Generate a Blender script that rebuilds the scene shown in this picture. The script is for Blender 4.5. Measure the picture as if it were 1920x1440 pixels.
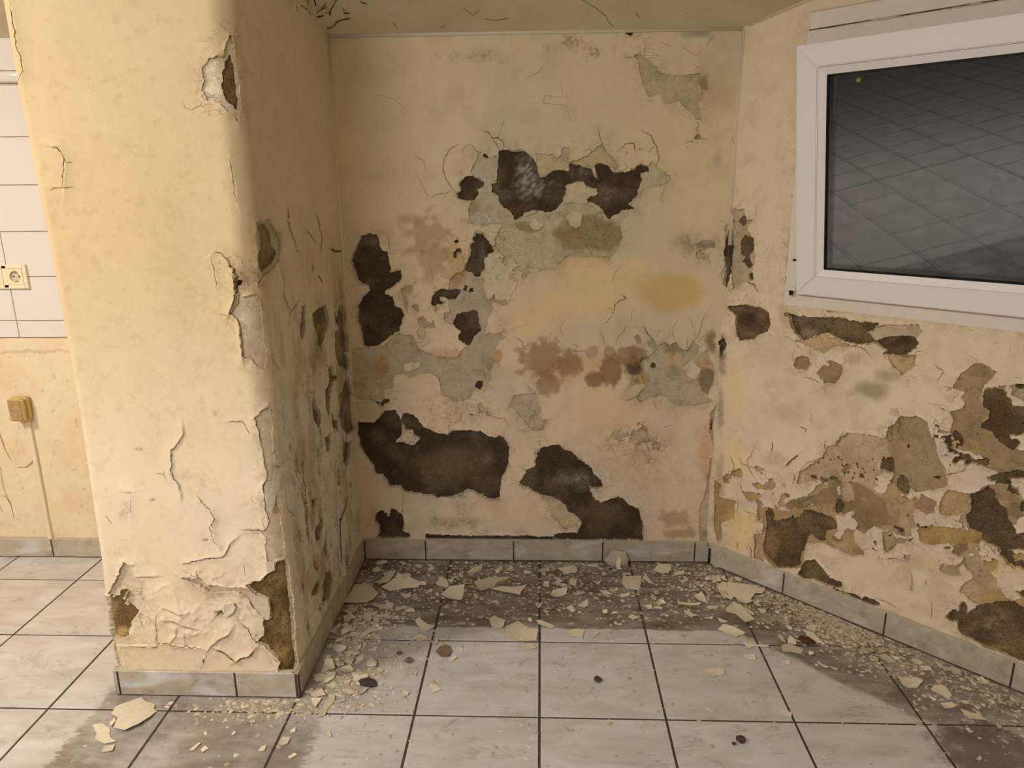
import bpy, bmesh, math, random
import numpy as np
from mathutils import Matrix, Vector

# ------------------------------------------------------------------ reset
for o in list(bpy.data.objects):
    bpy.data.objects.remove(o, do_unlink=True)
scene = bpy.context.scene
COL = scene.collection
random.seed(7)
RNG = np.random.default_rng(7)

# ------------------------------------------------------------------ camera
F_PX = 1382.2
YAW, PITCH, ROLL = -0.04007, 0.26499, -0.010007
CAM = np.array([0.00234, -1.98434, 1.36131])


def cam_basis():
    cy, sy = math.cos(YAW), math.sin(YAW)
    f = np.array([sy * math.cos(PITCH), cy * math.cos(PITCH), -math.sin(PITCH)])
    r = np.array([cy, -sy, 0.0])
    u = np.cross(r, f)
    r2 = r * math.cos(ROLL) + u * math.sin(ROLL)
    u2 = -r * math.sin(ROLL) + u * math.cos(ROLL)
    return r2, u2, f


CR, CU, CF = cam_basis()
cd = bpy.data.cameras.new('camera')
cam = bpy.data.objects.new('camera', cd)
COL.objects.link(cam)
cd.sensor_width = 36.0
cd.lens = F_PX / 1920.0 * 36.0
cd.clip_start = 0.02
M = Matrix.Identity(4)
for i in range(3):
    M[i][0], M[i][1], M[i][2], M[i][3] = CR[i], CU[i], -CF[i], CAM[i]
cam.matrix_world = M
scene.camera = cam

# ------------------------------------------------------------------ light, exposure
world = bpy.data.worlds.new('night')
scene.world = world
world.use_nodes = True
world.node_tree.nodes['Background'].inputs[0].default_value = (0.010, 0.012, 0.018, 1)
world.node_tree.nodes['Background'].inputs[1].default_value = 1.0
vs = scene.view_settings
vs.view_transform = 'Standard'
vs.look = 'None'
vs.gamma = 1.0
vs.use_curve_mapping = False
vs.exposure = 0.0


def area_light(name, loc, target, size, energy, color):
    ld = bpy.data.lights.new(name, 'AREA')
    ld.shape = 'DISK'
    ld.size = size
    ld.energy = energy
    ld.color = color
    o = bpy.data.objects.new(name, ld)
    COL.objects.link(o)
    o.location = loc
    d = Vector(target) - Vector(loc)
    o.rotation_euler = d.to_track_quat('-Z', 'Y').to_euler()
    return o


# warm lamp of the kitchen side (left), neutral ceiling lamp of the room behind the camera
area_light('kitchen_lamp', (-2.30, -1.20, 2.30), (-2.20, -1.05, 0.0), 0.35, 68.0, (1.0, 0.87, 0.74))
area_light('room_lamp', (-1.15, -2.85, 2.44), (-0.70, -1.75, 0.0), 1.4, 90.0, (0.97, 1.0, 1.10))

# ------------------------------------------------------------------ helpers


def lin(c):
    c = np.asarray(c, float) / 255.0
    return np.where(c <= 0.04045, c / 12.92, ((c + 0.055) / 1.055) ** 2.4)


def rgba(c):
    l = lin(c)
    return (float(l[0]), float(l[1]), float(l[2]), 1.0)


def ray(u, v):
    return CF + CR * (u - 960.0) / F_PX + CU * (720.0 - v) / F_PX


def hit(u, v, P0, n):
    d = ray(u, v)
    n = np.asarray(n, float)
    t = ((np.asarray(P0, float) - CAM) @ n) / (d @ n)
    return CAM + t * d


def floor_pt(u, v, z=0.0):
    return hit(u, v, (0, 0, z), (0, 0, 1))


def Z(z, pts):
    """points read in a zoomed crop -> photo pixels; z = (x0, y0, scale)"""
    return [(z[0] + x / z[2], z[1] + y / z[2]) for x, y in pts]


def tag(o, label=None, cat=None, group=None, kind=None):
    if label:
        o['label'] = label
    if cat:
        o['category'] = cat
    if group:
        o['group'] = group
    if kind:
        o['kind'] = kind
    return o


def link(name, me, mat=None, parent=None):
    o = bpy.data.objects.new(name, me)
    COL.objects.link(o)
    if mat is not None and len(me.materials) == 0:
        me.materials.append(mat)
    if parent is not None:
        o.parent = parent
    return o


def empty(name, loc, rz=0.0):
    o = bpy.data.objects.new(name, None)
    COL.objects.link(o)
    o.location = loc
    o.rotation_euler = (0, 0, rz)
    o.empty_display_size = 0.05
    return o


def mesh_np(name, V, Fc, col=None, smooth=True):
    """triangles/quads as numpy int array -> mesh"""
    me = bpy.data.meshes.new(name)
    V = np.asarray(V, np.float32)
    Fc = np.asarray(Fc, np.int32)
    k = Fc.shape[1]
    me.vertices.add(len(V))
    me.vertices.foreach_set('co', V.ravel())
    me.loops.add(Fc.size)
    me.loops.foreach_set('vertex_index', Fc.ravel())
    me.polygons.add(len(Fc))
    me.polygons.foreach_set('loop_start', np.arange(0, Fc.size, k, dtype=np.int32))
    me.polygons.foreach_set('loop_total', np.full(len(Fc), k, np.int32))
    me.polygons.foreach_set('use_smooth', np.full(len(Fc), smooth, bool))
    me.update(calc_edges=True)
    if col is not None:
        a = me.color_attributes.new('Col', 'FLOAT_COLOR', 'POINT')
        c4 = np.ones((len(V), 4), np.float32)
        col = np.asarray(col)
        c4[:, :col.shape[1]] = col
        a.data.foreach_set('color', c4.ravel())
    me.validate()
    return me


def bm_mesh(name, bm, smooth=False):
    me = bpy.data.meshes.new(name)
    bmesh.ops.recalc_face_normals(bm, faces=bm.faces)
    bm.to_mesh(me)
    bm.free()
    if smooth:
        for p in me.polygons:
            p.use_smooth = True
    return me


def add_box(bm, x0, x1, y0, y1, z0, z1, bevel=0.0, mat=None, seg=1):
    vs_ = [bm.verts.new(Vector((x, y, z))) for x in (x0, x1) for y in (y0, y1) for z in (z0, z1)]
    idx = [(0, 1, 3, 2), (4, 6, 7, 5), (0, 4, 5, 1), (2, 3, 7, 6), (0, 2, 6, 4), (1, 5, 7, 3)]
    fs = [bm.faces.new([vs_[i] for i in f]) for f in idx]
    if bevel > 0:
        es = list({e for f in fs for e in f.edges})
        r = bmesh.ops.bevel(bm, geom=es, offset=bevel, segments=seg, affect='EDGES', profile=0.5)
    if mat is not None:
        bmesh.ops.transform(bm, matrix=mat, verts=[v for v in bm.verts if v.is_valid])
    return fs


def add_tube(bm, pts, r, n=8, caps=True):
    pts = [Vector(p) for p in pts]
    rings = []
    for i, p in enumerate(pts):
        t = (pts[min(i + 1, len(pts) - 1)] - pts[max(i - 1, 0)]).normalized()
        a = t.orthogonal().normalized()
        b = t.cross(a)
        if rings:
            a0 = prev - t * prev.dot(t)
            if a0.length > 1e-6:
                a = a0.normalized()
                b = t.cross(a)
        prev = a
        rr = r[i] if isinstance(r, (list, tuple)) else r
        rings.append([bm.verts.new(p + (a * math.cos(2 * math.pi * k / n) + b * math.sin(2 * math.pi * k / n)) * rr) for k in range(n)])
    for a, b in zip(rings, rings[1:]):
        for k in range(n):
            bm.faces.new((a[k], a[(k + 1) % n], b[(k + 1) % n], b[k]))
    if caps:
        bm.faces.new(rings[0][::-1])
        bm.faces.new(rings[-1])


# -------- numpy noise
def vnoise(x, y, seed=0):
    xi = np.floor(x).astype(np.int64)
    yi = np.floor(y).astype(np.int64)
    xf = x - xi
    yf = y - yi

    def h(a, b):
        n = (a * 374761393 + b * 668265263 + seed * 1442695041) & 0xFFFFFFFF
        n = ((n ^ (n >> 13)) * 1274126177) & 0xFFFFFFFF
        n = n ^ (n >> 16)
        return (n & 0xFFFF) / 65535.0
    u = xf * xf * xf * (xf * (xf * 6 - 15) + 10)
    v = yf * yf * yf * (yf * (yf * 6 - 15) + 10)
    a, b, c, d = h(xi, yi), h(xi + 1, yi), h(xi, yi + 1), h(xi + 1, yi + 1)
    return (a + (b - a) * u) * (1 - v) + (c + (d - c) * u) * v


def fbm(x, y, scale, oct=4, seed=0, gain=0.5):
    """0..1 fractal noise, feature size = scale metres"""
    r = np.zeros_like(x)
    amp, tot, f = 1.0, 0.0, 1.0 / scale
    for o in range(oct):
        r += amp * vnoise(x * f + 17.3 * o + seed * 3.1, y * f - 9.7 * o + seed * 5.7, seed + o)
        tot += amp
        amp *= gain
        f *= 2.03
    return r / tot


def smooth01(x, a, b):
    t = np.clip((x - a) / (b - a), 0, 1)
    return t * t * (3 - 2 * t)


def poly_sdf(S, T, P):
    """signed distance (+ outside) of points to a closed polygon"""
    P = np.asarray(P, float)
    d2 = np.full(S.shape, 1e9)
    inside = np.zeros(S.shape, bool)
    n = len(P)
    for i in range(n):
        ax, ay = P[i]
        bx, by = P[(i + 1) % n]
        ex, ey = bx - ax, by - ay
        wx, wy = S - ax, T - ay
        q = np.clip((wx * ex + wy * ey) / (ex * ex + ey * ey + 1e-12), 0, 1)
        d2 = np.minimum(d2, (wx - ex * q) ** 2 + (wy - ey * q) ** 2)
        c = (ay > T) != (by > T)
        if abs(ey) > 1e-12:
            inside ^= c & (S < ex * (T - ay) / ey + ax)
    d = np.sqrt(d2)
    return np.where(inside, -d, d)


# -------- node helpers
class NT:
    def __init__(self, name):
        self.m = bpy.data.materials.new(name)
        self.m.use_nodes = True
        self.t = self.m.node_tree
        self.b = self.t.nodes['Principled BSDF']

    def n(self, typ, **kw):
        nd = self.t.nodes.new(typ)
        for k, v in kw.items():
            setattr(nd, k, v)
        return nd

    def l(self, a, b):
        self.t.links.new(a, b)

    def put(self, sock, v):
        if hasattr(v, 'is_output') or isinstance(v, bpy.types.NodeSocket):
            self.l(v, sock)
        else:
            sock.default_value = v

    def math(self, op, a, b=0.0, clamp=False):
        nd = self.n('ShaderNodeMath', operation=op, use_clamp=clamp)
        self.put(nd.inputs[0], a)
        self.put(nd.inputs[1], b)
        return nd.outputs[0]

    def mix(self, f, a, b, blend='MIX'):
        nd = self.n('ShaderNodeMix', data_type='RGBA', blend_type=blend)
        self.put(nd.inputs[0], f)
        self.put(nd.inputs[6], a)
        self.put(nd.inputs[7], b)
        return nd.outputs[2]

    def ramp(self, f, stops):
        nd = self.n('ShaderNodeValToRGB')
        self.l(f, nd.inputs[0])
        e = nd.color_ramp.elements
        while len(e) < len(stops):
            e.new(0.5)
        for el, (p, c) in zip(e, stops):
            el.position = p
            el.color = c if len(c) == 4 else tuple(c) + (1,)
        return nd.outputs[0]

    def noise(self, vec, scale, detail=5, rough=0.55, dist=0.0):
        nd = self.n('ShaderNodeTexNoise')
        if vec is not None:
            self.l(vec, nd.inputs['Vector'])
        nd.inputs['Scale'].default_value = scale
        nd.inputs['Detail'].default_value = detail
        nd.inputs['Roughness'].default_value = rough
        nd.inputs['Distortion'].default_value = dist
        return nd.outputs['Fac']

    def maprange(self, v, a, b, c=0.0, d=1.0, smooth=True):
        nd = self.n('ShaderNodeMapRange')
        if smooth:
            nd.interpolation_type = 'SMOOTHSTEP'
        self.put(nd.inputs[0], v)
        nd.inputs[1].default_value = a
        nd.inputs[2].default_value = b
        nd.inputs[3].default_value = c
        nd.inputs[4].default_value = d
        return nd.outputs[0]

    def bump(self, h, strength, dist=0.01):
        nd = self.n('ShaderNodeBump')
        nd.inputs['Strength'].default_value = strength
        nd.inputs['Distance'].default_value = dist
        self.l(h, nd.inputs['Height'])
        self.l(nd.outputs[0], self.b.inputs['Normal'])
        return nd

    def done(self, color=None, rough=0.6, spec=0.3, metal=0.0):
        if color is not None:
            self.put(self.b.inputs['Base Color'], color)
        self.put(self.b.inputs['Roughness'], rough)
        self.b.inputs['Specular IOR Level'].default_value = spec
        self.b.inputs['Metallic'].default_value = metal
        return self.m


def pos(nt):
    return nt.n('ShaderNodeNewGeometry').outputs['Position']


# ------------------------------------------------------------------ materials
def mat_vc(name, grain, fine, bump, rough=0.75, contrast=0.16, dark=None, light=None, mott=0.0, craze=0.0):
    """vertex coloured coat with fine grain; colour attribute holds the coat's own colour
    dark / light = (noise scale, threshold, factor): specks of grit or pinholes"""
    t = NT(name)
    p = pos(t)
    at = t.n('ShaderNodeAttribute', attribute_name='Col')
    a = at.outputs['Color']
    n1 = t.noise(p, grain, 4, 0.65)
    n2 = t.noise(p, fine, 3, 0.6)
    k = t.math('ADD', t.math('MULTIPLY', t.math('SUBTRACT', n1, 0.5), contrast * 2.0),
               t.math('MULTIPLY', t.math('SUBTRACT', n2, 0.5), contrast * 1.2))
    k = t.math('ADD', k, 1.0)
    if mott > 0:
        n3 = t.noise(p, 13, 5, 0.68, 0.6)
        k = t.math('ADD', k, t.math('MULTIPLY', t.math('SUBTRACT', n3, 0.5), mott * 2))
    h = t.math('ADD', t.math('MULTIPLY', n2, 0.6), t.math('MULTIPLY', n1, 0.7))
    if dark:
        m = t.maprange(t.noise(p, dark[0], 3, 0.6), dark[1], dark[1] + 0.05)
        k = t.math('MULTIPLY', k, t.math('SUBTRACT', 1.0, t.math('MULTIPLY', m, 1 - dark[2])))
        h = t.math('SUBTRACT', h, t.math('MULTIPLY', m, 0.4))
    if light:
        m = t.maprange(t.noise(p, light[0], 3, 0.7), light[1], light[1] + 0.06)
        k = t.math('MULTIPLY', k, t.math('ADD', 1.0, t.math('MULTIPLY', m, light[2])))
    if craze > 0:
        # crazing and brown grime of the worn zones (wear = alpha of the colour attribute)
        wear = at.outputs['Alpha']
        for sc, wd, st in ((11, 0.010, 1.0), (26, 0.012, 0.8), (55, 0.014, 0.5)):
            nn = t.noise(p, sc, 3, 0.55, 0.8)
            ln = t.maprange(t.math('ABSOLUTE', t.math('SUBTRACT', nn, 0.5)), 0.0, wd, 1.0, 0.0)
            gate = t.maprange(t.noise(p, sc * 0.8, 2, 0.5), 0.46, 0.58)
            ln = t.math('MULTIPLY', t.math('MULTIPLY', ln, gate), t.math('MULTIPLY', wear, craze * st), True)
            k = t.math('MULTIPLY', k, t.math('SUBTRACT', 1.0, t.math('MULTIPLY', ln, 0.62)))
            h = t.math('SUBTRACT', h, t.math('MULTIPLY', ln, 0.9))
        gr = t.maprange(t.noise(p, 17, 5, 0.7, 0.5), 0.44, 0.66)
        gr = t.math('MULTIPLY', gr, t.math('MULTIPLY', wear, 0.42), True)
        a = t.mix(gr, a, t.mix(1.0, a, (0.52, 0.44, 0.34, 1), 'MULTIPLY'))
    cmb = t.n('ShaderNodeCombineXYZ')
    for i in range(3):
        t.l(k, cmb.inputs[i])
    c = t.mix(1.0, a, cmb.outputs[0], 'MULTIPLY')
    t.bump(h, bump, 0.004)
    return t.done(c, rough, 0.25)


M_PAINT = mat_vc('wall_paint', 60, 330, 0.16, 0.62, 0.06, dark=(120, 0.70, 0.72), mott=0.10, craze=1.0)
M_SKIM = mat_vc('skim_plaster', 45, 300, 0.40, 0.85, 0.20, dark=(150, 0.64, 0.62), light=(70, 0.62, 0.26), mott=0.22, craze=0.8)
M_RENDER = mat_vc('bare_render', 70, 330, 1.0, 0.95, 0.42, dark=(230, 0.58, 0.55), light=(300, 0.63, 1.1), mott=0.22)


def mat_simple(name, c, rough=0.5, spec=0.4, grain=0.0, scale=60, bump=0.0, var=0.0):
    t = NT(name)
    col = rgba(c)
    if grain > 0:
        n = t.noise(t.n('ShaderNodeTexCoord').outputs['Object'], scale, 5, 0.6)
        d = tuple(max(0.0, x * (1 - grain)) for x in col[:3]) + (1,)
        e = tuple(min(1.0, x * (1 + grain * 0.6)) for x in col[:3]) + (1,)
        cc = t.ramp(n, [(0.3, d), (0.7, e)])
        if bump > 0:
            t.bump(n, bump, 0.003)
        if var > 0:
            r = t.n('ShaderNodeObjectInfo').outputs['Random']
            v = t.maprange(r, 0, 1, 1 - var, 1 + var, False)
            hs = t.n('ShaderNodeHueSaturation')
            t.l(v, hs.inputs['Value'])
            t.l(cc, hs.inputs['Color'])
            cc = hs.outputs[0]
        return t.done(cc, rough, spec)
    return t.done(col, rough, spec)


M_PVC = mat_simple('white_pvc', (236, 230, 224), 0.32, 0.5)
M_PVC2 = mat_simple('painted_frame', (226, 214, 196), 0.5, 0.4, 0.06, 30)
M_GASKET = mat_simple('black_gasket', (18, 18, 19), 0.5, 0.3)
M_ALU = mat_simple('spacer', (60, 60, 62), 0.4, 0.5)
M_WTILE = mat_simple('glazed_wall_tile', (226, 220, 210), 0.12, 0.5)
M_WGROUT = mat_simple('wall_grout', (165, 150, 140), 0.9, 0.2)
M_IVORY = mat_simple('ivory_plastic', (236, 224, 186), 0.35, 0.5)
M_SOCK = mat_simple('socket_well', (206, 196, 168), 0.4, 0.4)
M_HOLE = mat_simple('pin_hole', (16, 14, 13), 0.7, 0.2)
M_STEEL = mat_simple('contact_steel', (150, 148, 142), 0.3, 0.6)
M_YELLOW = mat_simple('yellowed_plastic', (192, 168, 104), 0.45, 0.45, 0.16, 45)
M_DUSTY = mat_simple('dusty_cover', (176, 146, 100), 0.9, 0.1, 0.25, 60, 0.4)
M_CABLE = mat_simple('painted_cable_duct', (228, 212, 180), 0.55, 0.3, 0.05, 40)
M_DEBRIS = mat_simple('debris_paint_face', (224, 211, 182), 0.7, 0.25, 0.10, 70, 0.25, 0.12)
M_DEBRIS2 = mat_simple('debris_plaster_face', (206, 192, 164), 0.85, 0.2, 0.16, 110, 0.4, 0.12)
M_DEBRIS3 = mat_simple('debris_brown_face', (130, 110, 84), 0.9, 0.15, 0.3, 110, 0.5, 0.1)
M_FLAP = mat_simple('loose_paint', (210, 192, 154), 0.7, 0.2, 0.10, 60, 0.3)
M_CRUMB = mat_simple('plaster_grit', (182, 168, 142), 0.9, 0.1, 0.2, 300)
M_GRIT = mat_simple('dark_grit', (92, 80, 66), 0.9, 0.1, 0.3, 200)
M_STONE = mat_simple('dark_pebble', (74, 66, 60), 0.8, 0.3, 0.4, 120, 0.6)
M_BRICK = mat_simple('brick_piece', (92, 58, 44), 0.9, 0.2, 0.35, 90, 0.6)
M_COB = mat_simple('sooty_cobweb', (52, 42, 30), 0.95, 0.05)
M_CRACK = mat_simple('crack_shade_grime', (72, 57, 40), 0.95, 0.05)  # shade inside the cracks painted as dark brown, along with grime
M_FOIL = mat_simple('sticker_green', (110, 140, 30), 0.4, 0.4)

t = NT('window_glass')
t.b.inputs['Transmission Weight'].default_value = 1.0
t.b.inputs['IOR'].default_value = 1.56
t.b.inputs['Roughness'].default_value = 0.0
M_GLASS = t.done((0.93, 0.95, 0.95, 1), 0.0, 0.5)

# floor tiles and baseboard tiles: veined beige-grey stoneware
YB = 0.501          # front of the back baseboard
DIRT_Y = float(floor_pt(1000, 1178)[1])
CORN = np.array([0.625, 0.49, 0.0])       # foot of the corner back wall / right wall
S2 = 2 ** -0.5
DR = np.array([S2, -S2, 0.0])             # along the right wall
NR = np.array([-S2, -S2, 0.0])            # out of the right wall
P_B = floor_pt(1520, 1250)
DIRT_B = float((P_B - CORN) @ NR)


def mat_tile(name, dirt, warm=(196, 191, 184)):
    t = NT(name)
    p = pos(t)
    ri = t.n('ShaderNodeObjectInfo').outputs['Random']
    vm = t.n('ShaderNodeVectorMath', operation='MULTIPLY_ADD')
    t.l(p, vm.inputs[0])
    vm.inputs[1].default_value = (1, 1, 1)
    cx = t.n('ShaderNodeCombineXYZ')
    t.l(t.math('MULTIPLY', ri, 37.0), cx.inputs[0])
    t.l(t.math('MULTIPLY', ri, 91.0), cx.inputs[2])
    t.l(cx.outputs[0], vm.inputs[2])
    q = vm.outputs[0]
    st = t.n('ShaderNodeMapping')
    st.inputs['Scale'].default_value = (0.6, 1.5, 1.5)
    st.inputs['Rotation'].default_value = (0, 0, 0.35)
    t.l(q, st.inputs[0])
    n1 = t.noise(st.outputs[0], 9, 8, 0.62, 0.8)
    n2 = t.noise(st.outputs[0], 4.0, 6, 0.6, 1.5)
    base = t.ramp(n1, [(0.30, rgba((180, 174, 167))), (0.5, rgba(warm)), (0.68, rgba((208, 205, 200)))])
    vein = t.math('ABSOLUTE', t.math('SUBTRACT', n2, 0.5))
    vf = t.maprange(vein, 0.0, 0.022, 0.34, 0.0)
    n5 = t.noise(q, 14, 3, 0.5)
    vf = t.math('MULTIPLY', vf, t.maprange(n5, 0.45, 0.62))
    c = t.mix(vf, base, rgba((118, 104, 88)))
    if dirt:
        s = t.n('ShaderNodeSeparateXYZ')
        t.l(p, s.inputs[0])
        X, Y = s.outputs[0], s.outputs[1]
        w = t.math('MULTIPLY', t.math('SUBTRACT', t.noise(p, 22, 5, 0.6), 0.5), 0.030)
        # strips where cupboards stood along the walls: grimy floor with fairly straight edges
        a = t.maprange(t.math('ADD', Y, w), DIRT_Y - 0.004, DIRT_Y + 0.006)
        dn = t.n('ShaderNodeVectorMath', operation='DOT_PRODUCT')
        sub = t.n('ShaderNodeVectorMath', operation='SUBTRACT')
        t.l(p, sub.inputs[0])
        sub.inputs[1].default_value = tuple(CORN)
        t.l(sub.outputs[0], dn.inputs[0])
        dn.inputs[1].default_value = tuple(NR)
        w2 = t.math('MULTIPLY', t.math('SUBTRACT', t.noise(p, 9, 4, 0.6), 0.5), 0.06)
        b = t.maprange(t.math('ADD', dn.outputs['Value'], t.math('ADD', w, w2)), DIRT_B + 0.012, DIRT_B - 0.012)
        fade = t.maprange(t.math('ADD', Y, t.math('MULTIPLY', w2, 2.5)), -0.46, -0.24)
        b = t.math('MULTIPLY', b, t.math('MULTIPLY', fade, 0.9))
        stf = t.n('ShaderNodeMapping')
        stf.inputs['Scale'].default_value = (1.0, 3.0, 1)
        stf.inputs['Rotation'].default_value = (0, 0, -0.9)
        t.l(p, stf.inputs[0])
        wf = t.math('MULTIPLY', t.math('SUBTRACT', t.noise(stf.outputs[0], 26, 6, 0.7), 0.5), 0.11)
        cdx = t.math('ADD', X, t.math('ADD', w, wf))
        c1 = t.math('MULTIPLY', t.maprange(cdx, -1.212, -1.190), t.maprange(cdx, -0.560, -0.590))
        c1 = t.math('MULTIPLY', c1, t.maprange(Y, -0.20, -0.27))
        c1 = t.math('MULTIPLY', c1, t.maprange(t.noise(p, 5, 5, 0.65), 0.25, 0.60, 0.30, 0.80))
        c2 = t.math('MULTIPLY', t.maprange(t.math('ADD', X, w2), -0.42, -0.55), t.maprange(Y, -0.33, -0.25))
        c2 = t.math('MULTIPLY', c2, 0.55)
        # oily blotch in front of the right wall
        pe = floor_pt(1850, 1405)
        vd = t.n('ShaderNodeVectorMath', operation='DISTANCE')
        t.l(p, vd.inputs[0])
        vd.inputs[1].default_value = tuple(pe)
        e = t.maprange(t.math('ADD', vd.outputs['Value'], t.math('MULTIPLY', t.math('SUBTRACT', t.noise(p, 14, 5, 0.65), 0.5), 0.30)), 0.15, 0.07)
        alc = t.maprange(X, -0.72, -0.69)
        a = t.math('MULTIPLY', a, alc)
        c2 = t.math('MULTIPLY', c2, alc)
        dm = t.math('MAXIMUM', t.math('MAXIMUM', a, b), t.math('MAXIMUM', c1, c2))
        # splashes and wiped streaks inside the dirt
        stw = t.n('ShaderNodeMapping')
        stw.inputs['Scale'].default_value = (2.2, 7.0, 1)
        stw.inputs['Rotation'].default_value = (0, 0, 0.5)
        t.l(p, stw.inputs[0])
        var = t.maprange(t.noise(stw.outputs[0], 3.2, 6, 0.62), 0.30, 0.66, 0.62, 1.0)
        dm = t.math('MULTIPLY', dm, var)
        dcol = t.ramp(t.noise(p, 12, 5, 0.6), [(0.3, rgba((74, 57, 37))), (0.55, rgba((102, 84, 59))), (0.75, rgba((130, 112, 84)))])
        c = t.mix(t.math('MULTIPLY', dm, 0.94), c, dcol)
        c = t.mix(t.math('MULTIPLY', e, 0.75), c, rgba((66, 50, 26)))
        # overall spatter specks
        sp = t.maprange(t.noise(p, 130, 2, 0.5), 0.70, 0.76)
        c = t.mix(t.math('MULTIPLY', sp, 0.45), c, rgba((92, 78, 62)))
        rough = t.math('ADD', t.math('MULTIPLY', dm, 0.38), 0.33)
    else:
        g = t.noise(p, 16, 5, 0.65)
        c = t.mix(t.maprange(g, 0.48, 0.75, 0.0, 0.45), c, rgba((120, 102, 80)))
        rough = 0.42
    t.bump(n1, 0.06, 0.004)
    return t.done(c, rough, 0.4)


M_FTILE = mat_tile('floor_tile_stoneware', True)
M_BTILE = mat_tile('baseboard_stoneware', False, (184, 170, 145))

t = NT('grout')
p = pos(t)
M_GROUT = t.done(t.ramp(t.noise(p, 60, 4, 0.6), [(0.3, rgba((58, 50, 44))), (0.7, rgba((92, 80, 68)))]), 0.95, 0.1)

# floor further off: the same tile rhythm in the material only
TS = 0.333
t = NT('floor_far')
p = pos(t)
s = t.n('ShaderNodeSeparateXYZ')
t.l(p, s.inputs[0])


def gline(v):
    f = t.math('FRACT', t.math('ADD', t.math('DIVIDE', v, TS), 100.5))
    return t.maprange(t.math('ABSOLUTE', t.math('SUBTRACT', f, 0.5)), 0.011, 0.015, 1.0, 0.0, False)


g = t.math('MAXIMUM', gline(s.outputs[0]), gline(s.outputs[1]))
cc = t.ramp(t.noise(p, 7, 5, 0.6), [(0.3, rgba((182, 176, 168))), (0.7, rgba((206, 202, 196)))])
M_FLOORFAR = t.done(t.mix(g, cc, rgba((70, 60, 52))), 0.5, 0.35)

t = NT('plain_wall_paint')
p = pos(t)
cc = t.ramp(t.noise(p, 3, 6, 0.6), [(0.3, rgba((208, 194, 164))), (0.7, rgba((226, 213, 186)))])
t.bump(t.noise(p, 120, 3, 0.6), 0.25, 0.004)
M_PLAIN = t.done(cc, 0.75, 0.2)

t = NT('ceiling_paint')
p = pos(t)
n1 = t.noise(p, 5, 6, 0.6)
cc = t.ramp(n1, [(0.3, rgba((214, 199, 170))), (0.7, rgba((230, 217, 192)))])
sp = t.maprange(t.noise(p, 34, 6, 0.7), 0.64, 0.72)
sp = t.math('MULTIPLY', sp, t.maprange(t.noise(p, 4, 2, 0.5), 0.45, 0.6))
cc = t.mix(t.math('MULTIPLY', sp, 0.4), cc, rgba((110, 92, 66)))
t.bump(t.noise(p, 40, 6, 0.65), 0.35, 0.006)
M_CEIL = t.done(cc, 0.85, 0.15)

# ------------------------------------------------------------------ wall geometry
class FlatWall:
    def __init__(self, P0, sd, n):
        self.P0, self.sd, self.n_ = np.asarray(P0, float), np.asarray(sd, float), np.asarray(n, float)

    def pt(self, s, t, off):
        s, t, off = np.asarray(s), np.asarray(t), np.asarray(off)
        P = self.P0 + s[..., None] * self.sd + off[..., None] * self.n_
        P[..., 2] += t
        return P

    def st(self, u, v):
        P = hit(u, v, self.P0, self.n_)
        return ((P - self.P0) @ self.sd, P[2])


XL, XR, YF, YBK = -1.170, -0.668, -0.268, 0.545     # pillar: left, right, front, back
RL, RR = 0.022, 0.050


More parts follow.
